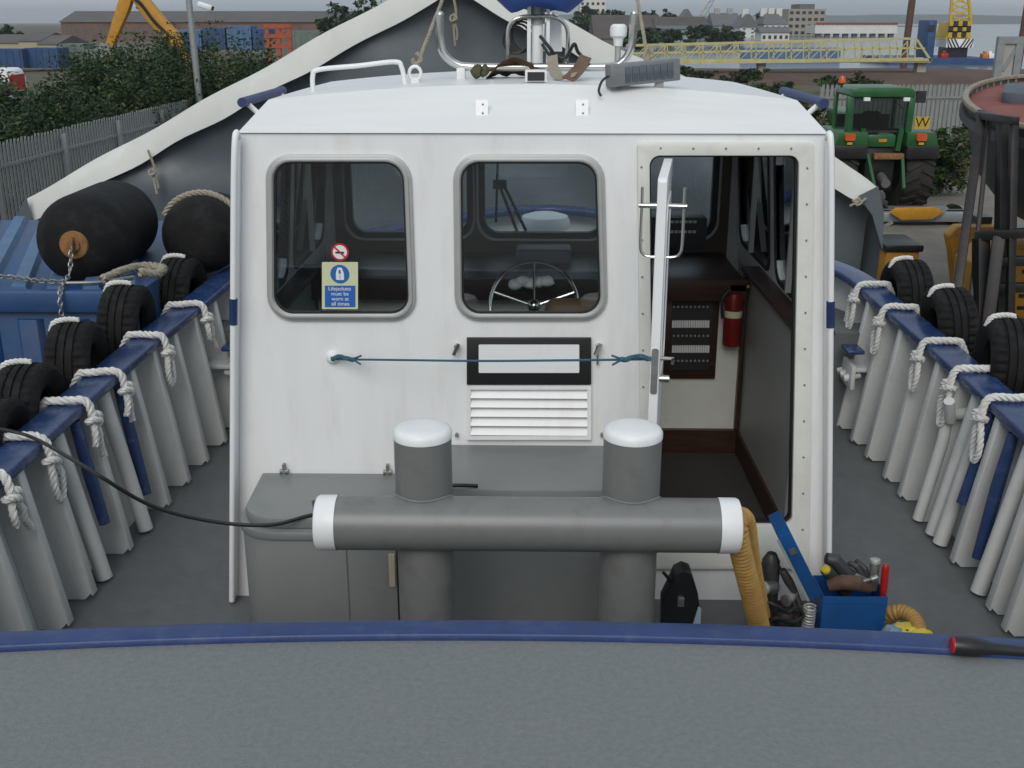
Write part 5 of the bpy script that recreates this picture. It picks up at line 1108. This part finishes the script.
house('white_house', 765, 789, 13, 238, 12, 'broad white three storey house on the far shore', 'house', WREN, SLATE, roof_h=2.2, hip=1.5, win=(4, 3, .28, .4), chim=3)
house('low_house', 762, 790, 27, 205, 6, 'low white boathouse in front of the broad white house', 'house', WREN, SLATE, roof_h=.9, win=(5, 1, .5, .4))
house('apartment_block', 789, 826, 9, 262, 16, 'beige grey apartment block with balconies above the pier', 'apartment block', mat('beige_render', (.3, .27, .23), .85, var=.15), SLATE, roof_h=0, win=(6, 4, .6, .45))
house('upper_storey', 800, 815, 4, 266, 9, 'small dark plant room on the apartment block roof', 'plant room', SLATE, SLATE)
house('apartment_block', 580, 606, 0, 300, 14, 'pale tower block on the skyline right of the mast', 'apartment block', WREN, SLATE, win=(5, 5, .5, .4))
house('white_church', 682, 694, 9, 380, 10, 'small white building on the skyline', 'building', WREN, SLATE, roof_h=3, gable='y', win=(2, 2, .3, .4))
m = MB(); p = P(702, 12, 380)
lt = thing('lattice_tower', (p.x, 380, GZ), 'thin white lattice mast leaning on the skyline', 'mast')
for k in range(2): MB().bar((p.x - 1.5 + k * 2, 380, P(700, 20, 380).z), (p.x + 3 + k * 1, 380, P(706, -2, 380).z), .35, .35).build('leg', GALV, lt)
for k in range(4): MB().bar((p.x - 1 + k * 1.1, 380.1, p.z - 3 + k * 2), (p.x + 1.6 + k * .9, 380.1, p.z - 2 + k * 2), .2, .2).build('brace', GALV, lt)
MB().bx((p.x - 2, 379, GZ), (p.x + 1.4, 381, p.z - 2.6)).build('base', GREN, lt)
# pier
Yq = 240.0; a = P(815, 31, Yq); b = P(898, 22.5, Yq)
pier = thing('pier', ((a.x + b.x) / 2, Yq, GZ), 'long white pier with a red topped balustrade over the river', 'pier')
MB().bx((a.x, Yq, a.z - .5), (b.x, Yq + 8, a.z + 1.0)).build('deck', WREN, pier); MB().bx((a.x, Yq - .1, b.z - .45), (b.x, Yq + .15, b.z)).build('top_rail', mat('pier_red', (.2, .06, .05), .7), pier)
for k in range(18): x = lerp(a.x, b.x, (k + .3) / 18); MB().bx((x - .28, Yq, a.z + 1.0), (x + .28, Yq + .3, b.z - .4)).build('baluster', WREN, pier)
for k in range(9): x = lerp(a.x, b.x, (k + .5) / 9); MB().bx((x - .5, Yq + .5, GZ), (x + .5, Yq + 1.5, a.z - .5)).build('pile', SLATE, pier)
# yellow gangway
Yg = 78.0; PALEY = mat('pale_yellow_paint', (.46, .42, .2), .7, var=.15, vs_=2)
def G(px, py): return P(px, py, Yg)
gw = thing('gangway', (G(800, 60).x, Yg, G(800, 62).z), 'long pale yellow lattice gangway crossing above the foreshore', 'gangway')
g0, g1 = 628, 931
def gy(px, base): return base + (px - 780) * -.012
for d in (0, 1.6):
    off = Vector((0, d, 0)); nm = 'top_chord', 'bottom_chord'
    MB().bar(G(g0, gy(g0, 44)) + off, G(g1 - 14, gy(g1, 40.5)) + off, .12, .12).build('top_chord', PALEY, gw); MB().bar(G(g0, gy(g0, 61.5)) + off, G(g1, gy(g1, 61.5)) + off, .14, .18).build('bottom_chord', PALEY, gw)
    MB().bar(G(g0, gy(g0, 52)) + off, G(g1 - 6, gy(g1, 50)) + off, .08, .08).build('middle_rail', PALEY, gw)
    n = 17
    for k in range(n):
        x0 = lerp(g0 + 4, g1 - 16, k / (n - 1)); MB().bar(G(x0, gy(x0, 61)) + off, G(x0, gy(x0, 43)) + off, .08, .08).build('post', PALEY, gw)
        if k < n - 1: x1 = lerp(g0 + 4, g1 - 16, (k + 1) / (n - 1)); MB().bar(G(x0, gy(x0, 61)) + off, G(x1, gy(x1, 44)) + off, .05, .05).build('diagonal', PALEY, gw)
MB().bar(G(g1, 61) + Vector((0, 0, 0)), G(g1 - 14, 40), .14, .14).build('end_post', PALEY, gw); MB().bx(G(g0, 62.5), G(g1, 60) + Vector((0, 1.6, 0))).build('walkway', PALEY, gw)
MB().bx((G(g0, 62).x, Yg + .3, GZ), (G(g0, 62).x + .8, Yg + 1.3, G(g0, 62.5).z)).build('pier_leg', GREN, gw); MB().bx((G(760, 62).x, Yg + .4, GZ), (G(760, 62).x + .5, Yg + 1.2, G(760, 62.5).z)).build('pier_leg', GREN, gw); MB().bx((G(920, 62).x, Yg + .4, GZ), (G(920, 62).x + .6, Yg + 1.2, G(920, 62.5).z)).build('pier_leg', GREN, gw)
site_box(745, 840, 48, 60, 112, 'long pale blue pontoon behind the yellow gangway', YARDB[1], 'pontoon', 'pontoon', None)
# crane barge
Yb = 104.0; Bp = lambda px, py, d=0: P(px, py, Yb + d)
bg2 = thing('crane_barge', (Bp(940, 66).x, Yb, GZ), 'blue crane barge with yellow lattice crane beyond the gangway', 'barge')
a = Bp(888, 69); b = Bp(996, 58.5); MB().prism([(a.x, lerp(a.z, b.z, .2)), (a.x + 1, GZ), (b.x - 1, GZ), (b.x, lerp(a.z, b.z, .2)), (b.x, b.z), (a.x, b.z)], lambda u, v, w: Vector((u, Yb + w, v)), 0, 9).build('hull', YARDB[0], bg2)
a = Bp(925, 59, 2); b = Bp(938, 20, 2); MB().bx((a.x, Yb + 2, b.z - 4), (b.x, Yb + 5, b.z)).build('cabin', YARDB[0], bg2, bevel=.15); MB().bx((a.x - .4, Yb + 1.6, a.z - .6), (b.x + .5, Yb + 5.5, b.z - 3.95)).build('house', mat('rust_red', (.16, .05, .03), .8, var=.3), bg2)
MB().bx((Bp(928, 27, 1.9).x, Yb + 1.9, Bp(928, 31, 1.9).z), (Bp(935, 27, 1.9).x, Yb + 2.02, Bp(935, 25, 1.9).z)).build('window', DKGL, bg2)
YC_ = mat('crane_yellow', (.5, .34, .03), .6, var=.2)
cl0, cl1 = Bp(951, 18, 3), Bp(970, 18, 3)
for px0, px1 in ((950, 954), (971, 966)): MB().bar(Bp(px0, 24, 3), Bp(px1, -30, 3), .22, .22).build('boom_chord', YC_, bg2)
for px0, px1 in ((950, 954), (971, 966)): MB().bar(Bp(px0, 24, 4.5), Bp(px1, -30, 4.5), .2, .2).build('boom_chord', YC_, bg2)
for k in range(9):
    y0 = 22 - k * 6; x0 = lerp(950, 954, k / 9); x1 = lerp(971, 966, k / 9)
    MB().bar(Bp(x0, y0, 3), Bp(x1, y0 - 6, 3), .12, .12).build('boom_lacing', YC_, bg2); MB().bar(Bp(x1, y0, 3.02), Bp(x0, y0 - 6, 3.02), .12, .12).build('boom_lacing', YC_, bg2)
m = MB(); a = Bp(946, 40, 2.6); b = Bp(974, 23, 2.6)
m.prism([(a.x, a.z), (b.x, a.z), (lerp(a.x, b.x, .85), b.z), (lerp(a.x, b.x, .15), b.z)], lambda u, v, w: Vector((u, Yb + 2.8 + w, v)), 0, 3); m.build('winch_house', YC_, bg2)
for k in range(3):
    for j in range(5): x = lerp(a.x, b.x, .15 + .175 * j); z = lerp(a.z, b.z, .15 + .3 * k); MB().bx((x - .2, Yb + 2.6, z), (x + .15, Yb + 2.79, z + .55)).build('winch_part', DASH if (j + k) % 2 else YC_, bg2)
a = Bp(946, 47.5, 2.4); b = Bp(974, 39, 2.4); MB().bx((a.x, Yb + 2.4, a.z), (b.x, Yb + 5.4, b.z)).build('counterweight', CAPW, bg2)
m = MB(); xc = (a.x + b.x) / 2; hw = (b.x - a.x) / 2
for s in (-1, 1):
    for k in range(4):
        u0 = k * hw / 4; m.prism([(xc + s * u0, a.z), (xc + s * (u0 + hw / 9), a.z), (xc + s * min(hw, u0 + hw / 9 + .45), b.z), (xc + s * min(hw, u0 + .45), b.z)], lambda u, v, w: Vector((u, Yb + 2.39 - w, v)), 0, .03)
m.build('chevron', GASK, bg2); MB().bx((a.x + .3, Yb + 2.8, Bp(0, 59, 2.4).z), (b.x - .3, Yb + 5.2, a.z)).build('turntable', BLKP, bg2)
for i, (px, col_) in enumerate(((940, RED), (981, mat('orange_drum', (.5, .16, .03), .6)), (986, CAPW))):
    a = Bp(px, 58.6, 1); tag(MB().bx((a.x, Yb + .6, a.z), (a.x + .6, Yb + 1.4, a.z + .45)).bx((a.x + .15, Yb + .8, a.z + .45), (a.x + .4, Yb + 1.2, a.z + .65)).build('deck_locker', col_, bevel=.05), ['red locker on the barge deck left of the crane', 'orange locker on the barge deck right of the crane', 'white locker at the right end of the barge deck'][i], 'locker')
BRN = mat('brown_pile', (.1, .05, .04), .8, var=.3)
for px, y0, Y, wd, lab in ((905, 62, 85, .5, 'brown mooring pile rising beside the blue crane cab'), (1018, 72, 70, .45, 'brown mooring pile at the right edge above the grey gate')):
    a = P(px, y0, Y); m = MB(); m.tube([(a.x - .1, Y, GZ), (a.x + .1, Y, P(px, -40, Y).z)], wd / 2, 12); tag(m.build('mooring_pile', BRN), lab, 'pile', 'brown mooring piles')
# grey gate frame
Yk = 42.0; a = P(994, 76, Yk); b = P(1030, 38, Yk); gt = thing('steel_gate', ((a.x + b.x) / 2, Yk, GZ), 'pale grey steel gate frame behind the red decked boat', 'gate')
for x in (a.x + .12, lerp(a.x, b.x, .72)): MB().bx((x - .13, Yk, GZ), (x + .13, Yk + .2, b.z)).build('upright', PAL, gt)
MB().bx((a.x, Yk - .01, b.z - .2), (b.x, Yk + .21, b.z + .05)).build('header', PAL, gt); MB().bar((a.x + .3, Yk + .1, P(0, 70, Yk).z), (lerp(a.x, b.x, .65), Yk + .1, b.z - .3), .14, .14).build('brace', PAL, gt); MB().bx((a.x + .25, Yk + .06, GZ), (lerp(a.x, b.x, .7) - .13, Yk + .1, b.z - .2)).build('panel', GREN, gt)

for i, (px, Y, top, hw, lab) in enumerate([(668, 74, 60, 1.6, 'bush on the river bank just right of the light bar'), (690, 72, 63, 1.3, 'low bush on the river bank left of the gangway posts'), (742, 71, 67, 1.5, 'low scrub on the river bank below the white gable house'), (775, 62, 74, 1.2, 'reddish scrub on the foreshore above the roof corner'), (850, 66, 70, 1.4, 'low scrub on the foreshore above the tractor beacon')]):
    z1 = P(px, top, Y).z; c = P(px, 80, Y); rg = random.Random(i + 90); h = z1 - GZ
    bush('bank_bush', [((c.x + rg.uniform(-.9, .9) * hw, Y, GZ + h * rg.uniform(.3, .65)), hw * .6, .7, h * .27) for _ in range(6)], 1500, .13, lab, 'bush', 'scrub along the river bank', seed=130 + i, wts=(4, 3, 2, 3))
# ------------------------------------------------------------------ green tractor seen from behind
Yt = 25.0; T = lambda px, py, d=0: P(px, py, Yt + d)
TG = mat('tractor_green', (.018, .1, .03), .35, var=.15, vs_=3, dirt=(.06, .06, .04), dirt_amt=.4); MUDT = mat('muddy_tyre', (.022, .02, .018), .85, var=.3, vs_=8, dirt=(.08, .065, .045), dirt_amt=.5, dirt_scale=4); LAMPO = mat('lamp_orange', (.55, .09, .02), .3); 
tr = thing('tractor', (T(888, 200).x, Yt, GZ), 'green tractor parked facing away on the right behind the wheelhouse', 'tractor')
a = T(843, 96); b = T(911, 86); xc = (a.x + b.x) / 2
def tz(py): return T(880, py).z
def tx(px): return T(px, 120).x
MB().prism(rpoly([(tx(845), tz(96.5)), (tx(911), tz(96.5)), (tx(908), tz(89)), (tx(902), tz(87)), (tx(855), tz(87)), (tx(848), tz(89))], .04, 3), lambda u, v, w: Vector((u, Yt + w, v)), -.2, 1.1).build('cab_roof', TG, tr, bevel=.05)
for px, pb in ((847, 128), (908, 128)):
    sgn = -1 if px < 880 else 1
    MB().bar((tx(px), Yt - .1, tz(96)), (tx(px + sgn * -1), Yt - .1, tz(132)), .16, .14).bar((tx(px), Yt + 1.05, tz(96)), (tx(px), Yt + 1.05, tz(150)), .09, .09).build('cab_post', TG, tr, bevel=.02)
cab = MB().bx((tx(851), Yt - .08, tz(131)), (tx(905), Yt - .06, tz(97))).build('rear_window', glass('cab_glass', (.4, .46, .44)), tr)
m = MB(); m.bx((tx(850), Yt - .1, tz(98)), (tx(906), Yt - .05, tz(96))); m.bx((tx(850), Yt - .1, tz(132)), (tx(906), Yt - .05, tz(130))); m.bar((tx(890), Yt - .1, tz(99)), (tx(900), Yt - .1, tz(108)), .02, .02); m.build('window_frame', DASH, cab)
MB().bx((tx(869), Yt + .5, tz(136)), (tx(889), Yt + .7, tz(113))).build('seat', DASH, tr, bevel=.12, seg=4)
MB().bx((tx(850), Yt + 1.1, tz(136)), (tx(905), Yt + 1.13, tz(118))).build('dash_panel', DASH, tr)
MB().bx((tx(867), Yt - .2, tz(146)), (tx(895), Yt + 1.2, tz(134))).build('rear_panel', TG, tr, bevel=.03); MB().bx((tx(878), Yt - .215, tz(141)), (tx(886), Yt - .2, tz(138))).build('badge', YEL, tr)
for s, (p0, p1) in ((-1, (833, 866)), (1, (905, 937))):
    m = MB(); m.prism(rpoly([(tx(p0), tz(146)), (tx(p1), tz(146)), (tx(p1 - (4 if s > 0 else 0)), tz(131)), (tx(p0 + (4 if s < 0 else 0)), tz(131))], .04, 3), lambda u, v, w: Vector((u, Yt + w, v)), -.3, 1.3); m.build('mudguard', TG, tr, bevel=.04)
    MB().prism(rpoly([(tx(p0), tz(157)), (tx(p1), tz(157)), (tx(p1), tz(144)), (tx(p0), tz(144))], .03, 3), lambda u, v, w: Vector((u, Yt + w, v)), -.36, 1.3).build('mud_flap', BLKP, tr, bevel=.03)
    lx = 847 if s < 0 else 918; MB().prism(rpoly([(tx(lx - 5), tz(139)), (tx(lx + 5), tz(139)), (tx(lx + 5), tz(132)), (tx(lx - 5), tz(132))], .03, 3), lambda u, v, w: Vector((u, Yt + w, v)), -.4, -.28).build('rear_light', LAMPO, tr); MB().bx((tx(lx - 2), Yt - .36, tz(143)), (tx(lx + 3), Yt - .29, tz(140.5))).build('reflector', YC_, tr)
    MB().bar((tx(864 if s < 0 else 898), Yt - .15, tz(150)), (tx(862 if s < 0 else 900), Yt - .15, tz(128)), .12, .1).build('strut', TG, tr)
    wx0, wx1 = (tx(836), tx(860)) if s < 0 else (tx(908), tx(937)); rw = (tz(150) - GZ) / 2 + .18; cxw = (wx0 + wx1) / 2; hw = (wx1 - wx0) / 2; cz = GZ + rw
    wl = MB().lathe([(rw * .5, -hw), (rw * .8, -hw), (rw * .93, -hw * .95), (rw * .965, -hw * .6), (rw * .97, 0), (rw * .965, hw * .6), (rw * .93, hw * .95), (rw * .8, hw), (rw * .5, hw)], (cxw, Yt + .55, cz), (1, 0, 0), 40).build('wheel', MUDT, tr)
    m = MB()
    for k in range(22):
        for q in (-1, 1):
            t = 2 * math.pi * (k + (.5 if q > 0 else 0)) / 22; t2 = t + .16; c = Vector((cxw, Yt + .55, cz))
            p0_ = c + Vector((q * .02, math.cos(t) * rw * .985, math.sin(t) * rw * .985)); p1_ = c + Vector((q * hw * .95, math.cos(t2) * rw * .96, math.sin(t2) * rw * .96)); m.bar(p0_, p1_, .07, .06, up=(0, math.cos(t), math.sin(t)))
    m.build('tread', MUDT, wl); MB().lathe([(0, -.03), (rw * .5, -.06), (rw * .52, 0), (rw * .52, .06), (0, .03)], (cxw + s * hw * .4, Yt + .55, cz), (1, 0, 0), 24).build('rim', YC_, wl)
MB().bx((tx(868), Yt - .1, tz(190)), (tx(898), Yt + 2.6, tz(146))).build('gearbox', BLKP, tr, bevel=.05); MB().bx((tx(872), Yt + 1.7, tz(165)), (tx(894), Yt + 4.0, tz(120))).build('bonnet', TG, tr, bevel=.1)
MB().bx((tx(874), Yt - .3, tz(158)), (tx(904), Yt - .12, tz(152))).build('hitch_bar', RUST, tr, bevel=.02)
for px in (868, 903): MB().bar((tx(px), Yt - .2, tz(154)), (tx(px + (3 if px < 880 else -3)), Yt - .75, tz(184)), .06, .09).build('link_arm', TG, tr)
MB().cyl((tx(884), Yt - .2, tz(175)), (tx(884), Yt - .6, tz(180)), .1, 14).build('drive_shaft', STEEL, tr)
MB().bar((tx(912), Yt + .4, tz(95)), (tx(924), Yt + .4, tz(93)), .04, .04).bx((tx(920), Yt + .35, tz(104)), (tx(929), Yt + .45, tz(92))).build('mirror', DASH, tr)
for px in (861, 900): MB().bx((tx(px - 3), Yt - .32, tz(100)), (tx(px + 3), Yt - .25, tz(96.5))).build('work_light', CAPW, tr)
MB().cyl((tx(841), Yt + .2, tz(88)), (tx(841), Yt + .2, tz(83)), .03, 8).build('beacon_stalk', DASH, tr); MB().lathe([(0, tz(76)), (.05, tz(77)), (.08, tz(81)), (.08, tz(83.5)), (0, tz(83.5))], (tx(841), Yt + .2, 0), (0, 0, 1), 14).build('beacon', LAMPO, tr)
pl = MB().bx((tx(912), Yt - .2, tz(128)), (tx(927), Yt - .17, tz(116))).build('yellow_plate', YC_, tr)
text_part('lettering', 'W', .3, lambda u, v, w: Vector(((tx(912) + tx(927)) / 2 + u, Yt - .203 - w, (tz(116) + tz(128)) / 2 + v)), GASK, pl)
for i, ((px, py), Y, top, n, hw, lab) in enumerate([((945, 160), 27.5, 122, 5500, .75, 'grey green shrub right of the tractor wheel'), ((925, 190), 30, 130, 2500, .6, 'low shrub between the tractor and the fence'), ((826, 110), 29, 88, 4500, .9, 'green shrub behind the wheelhouse roof left of the tractor'), ((800, 95), 33, 86, 3500, 1.0, 'shrub behind the blue handrail of the roof'), ((975, 120), 31, 100, 2500, .6, 'shrub behind the bow of the red decked boat')]):
    z1 = P(px, top, Y).z; c = P(px, py, Y); rg = random.Random(i + 40); h = z1 - GZ
    bl = [((c.x + rg.uniform(-.6, .6) * hw, Y + rg.uniform(-.4, .4), GZ + h * rg.uniform(.35, .75)), hw * .6, .5, h * .24) for _ in range(5)] + [((c.x, Y, GZ + h * .35), hw, .6, h * .3)]
    bush('shrub', bl, n, .07, lab, 'shrub', 'shrubs along the right fence', seed=60 + i, wts=(2, 3, 5, 2.5))
# ------------------------------------------------------------------ red decked boat on the right with its trestle
RBH = mat('black_hull_paint', (.03, .032, .035), .55, var=.3, vs_=3, dirt=(.1, .08, .06), dirt_amt=.6, dirt_scale=2); REDD = mat('red_oxide_deck', (.2, .055, .045), .8, var=.2, vs_=3, dirt=(.25, .14, .11), dirt_amt=.5, dirt_scale=2); RAILT = mat('weathered_timber', (.26, .23, .18), .8, var=.25, vs_=8)
rb_ = thing('moored_barge', (9, 16, GZ), 'old black hulled boat with a red deck propped up on the right', 'boat')
tip = P(965, 98, 15.8); axd = Vector((.92, -.39, 0)).normalized(); axn = Vector((-axd.y, axd.x, 0))
def hullpt(u, v, z): p = tip + axd * u + axn * v; return Vector((p.x, p.y, z + .025 * v))
outl = []
for k in range(15): t = k / 14; a_ = math.pi / 2 * t; outl.append((1.25 * (1 - math.cos(a_)), -4.0 * math.sin(a_)))
right_ = outl + [(3, -4.1), (5, -4.1), (7, -4.0)]
left_ = [(u, -v) for u, v in right_]; ring = left_[::-1] + right_[1:]
zd = tip.z - .025
def sheer(u): return tip.z + .0 + max(0, 1 - u / 3) * .08
rows = [[hullpt(u, v, sheer(u)) for u, v in ring], [hullpt(u + .1, v * .985, zd - .35) for u, v in ring], [hullpt(u + .2, v * .97, 1.0) for u, v in ring], [hullpt(u + .5, v * .9, .62) for u, v in ring], [hullpt(u + 1.2, v * .6, .5) for u, v in ring]]
MB().sheet(rows).build('hull', RBH, rb_, ang=60)
m = MB(); dk = [hullpt(u + .03, v * .992, zd) for u, v in ring]; m.add(dk, [tuple(range(len(dk)))]); m.build('deck', REDD, rb_)
path = []
for i, (u, v) in enumerate(ring):
    p = hullpt(u, v, sheer(u)); a_ = hullpt(*ring[max(i - 1, 0)], 0); b_ = hullpt(*ring[min(i + 1, len(ring) - 1)], 0); t = (b_ - a_).normalized(); path.append((p, Vector((t.y, -t.x, 0))))
MB().sweep(path, [(-.05, -.04), (.03, -.04), (.03, .02), (-.05, .02)]).build('gunwale', RAILT, rb_, bevel=.015)
MB().sweep([(p - Vector((0, 0, .18)), o) for p, o in path], [(-.05, -.05), (.045, -.05), (.045, .05), (-.05, .05)]).build('rubbing_strake', RBH, rb_)
hc = P(1004, 97, 15.6); co_ = MB().prism(rpoly([(.0, -.7), (2.5, -.7), (2.5, 1.0), (.0, 1.0)], .2, 4), lambda u, v, w: Vector((hc.x + .1 + u * axd.x + v * axn.x, hc.y + .3 + u * axd.y + v * axn.y, zd + .025 * v + w)), -.05, .15).build('hatch_coaming', mat('slate_blue_paint', (.07, .085, .11), .6, var=.2), rb_, bevel=.02)
for k in range(7): 
    p = P(970 - 0, 88 + 0, 15.4); q = hullpt(*left_[3 + k], 0); MB().bx((q.x - .03, q.y - .03, zd), (q.x + .03, q.y + .03, zd + .16)).build('timber_head', RAILT, rb_)
BLKS = mat('black_trestle_steel', (.011, .0115, .013), .5, .3, var=.3, vs_=6, dirt=(.1, .06, .03), dirt_amt=.4)
ts = thing('steel_trestle', (P(1000, 310, 12.5).x, 12.6, GZ), 'black steel trestle with ladder rungs propping the red decked boat', 'trestle')
def S(px, py, Y=12.6): return P(px, py, Y)
for nm, a, b, w_ in (('prop', (982, 116, 12.6), (957, 292, 11.6), .1), ('prop', (990, 117, 12.5), (974, 270, 11.9), .05), ('upright', (1003, 120, 12.2), (1000, 310, 11.8), .11), ('upright', (1014, 122, 11.9), (1010, 318, 11.6), .08), ('head_beam', (978, 115, 12.7), (1016, 121, 11.7), .08), ('head_beam', (980, 112, 12.9), (1000, 119, 12.3), .06), ('rung', (975, 236, 11.9), (1040, 232, 11.6), .1), ('rung', (990, 262, 11.8), (1040, 260, 11.6), .1), ('rung', (988, 288, 11.8), (1040, 287, 11.6), .1), ('post', (981, 238, 11.9), (981, 322, 11.7), .14), ('post', (999, 236, 11.8), (988, 322, 11.6), .13)):
    pa, pb = P(*a), P(*b)
    if nm in ('prop', 'upright', 'post'): d = (pb - pa); pb = pa + d * ((GZ - pa.z) / d.z) if pb.z != pa.z else pb
    MB().bar(pa, pb, w_, w_).build(nm, BLKS, ts, bevel=.01)
# ------------------------------------------------------------------ yellow equipment in the yard
def pz(px, py): return PZ(px, py, GZ)
g = pz(905, 284); yb = g.y
gb_ = thing('yellow_bin', (g.x, yb, GZ), 'yellow equipment box with a black lid between the tent and the props', 'box')
a = P(883, 284, yb); b = P(920, 252, yb); MB().bx((a.x, yb, GZ), (b.x, yb + .9, b.z)).build('body', YEL, gb_, bevel=.03); MB().bx((a.x - .04, yb - .04, b.z), (b.x + .05, yb + .95, b.z + .12)).build('lid', BLKP, gb_, bevel=.03); MB().bx((a.x - .02, yb - .02, lerp(GZ, b.z, .25)), (b.x + .02, yb - .001, lerp(GZ, b.z, .33))).build('band', BLKP, gb_)
g = pz(910, 226); yi = g.y
im = thing('trailer', (g.x, yi, GZ), 'grey trailer bed with yellow ramps behind the tent corner', 'trailer')
zz = lambda py: P(900, py, yi).z
xx = lambda px: P(px, 215, yi).x
MB().bx((xx(872), yi, zz(222)), (xx(975), yi + .25, zz(213))).build('bed_beam', GALV, im, bevel=.02); MB().prism([(xx(888), zz(212)), (xx(893), zz(207)), (xx(932), zz(206)), (xx(942), zz(211)), (xx(930), zz(218)), (xx(900), zz(219))], lambda u, v, w: Vector((u, yi - .1 + w, v)), -.05, .05).build('ramp', YEL, im, bevel=.01)
for px in (885, 960): MB().cyl((xx(px), yi + .3, GZ + .2), (xx(px), yi + .5, GZ + .2), .2, 18).build('wheel', BLACK, im)
MB().bx((xx(873), yi + .26, zz(212)), (xx(974), yi + .7, zz(211))).build('bed', STEEL, im); MB().bar((xx(893), yi - .02, zz(222)), (xx(885), yi - .02, GZ), .06, .06).bar((xx(935), yi - .02, zz(218)), (xx(946), yi - .02, zz(207)), .06, .06).build('strut', GALV, im)
g = pz(1000, 318); yk = 14.4
ym = thing('yellow_machine', (P(995, 300, yk).x, yk, GZ), 'yellow compressor partly hidden behind the black trestle', 'machine')
a = P(984, 300, yk); b = P(1070, 250, yk); MB().prism(rpoly([(a.x, GZ + .35), (b.x, GZ + .35), (b.x, b.z), (a.x + .35, b.z), (a.x, b.z - .3)], .06, 3), lambda u, v, w: Vector((u, yk + w, v)), 0, 1.2).build('housing', YEL, ym, bevel=.03)
m = MB()
for k in range(5): z = lerp(GZ + .5, b.z - .15, k / 4); m.bx((a.x + .45, yk - .012, z), (b.x - .2, yk - .001, z + .05))
m.build('vent_slots', BLKP, ym); MB().bx((a.x - .3, yk + .2, GZ + .25), (b.x, yk + 1.0, GZ + .345)).build('chassis', BLKP, ym)
for px in (1000, 1050): MB().cyl((P(px, 300, yk).x, yk - .1, GZ + .28), (P(px, 300, yk).x, yk + .1, GZ + .28), .28, 18).build('wheel', BLACK, ym)
yf = 17.6; a = P(942, 262, yf); b = P(980, 225, yf)
ym2 = thing('plough_blade', (P(955, 262, yf).x, yf, GZ), 'curved yellow blade lying on the concrete behind the black prop', 'blade')
MB().prism([(a.x, lerp(a.z, b.z, .75)), (lerp(a.x, b.x, .25), b.z), (b.x + .3, b.z), (b.x + .3, GZ), (lerp(a.x, b.x, .45), GZ), (lerp(a.x, b.x, .15), lerp(a.z, b.z, .35))], lambda u, v, w: Vector((u, yf + w, v)), -.15, .15).build('plate', YEL, ym2, bevel=.04); MB().bx((b.x, yf + .16, GZ), (b.x + .25, yf + .5, b.z + .1)).build('mount', BLKP, ym2)
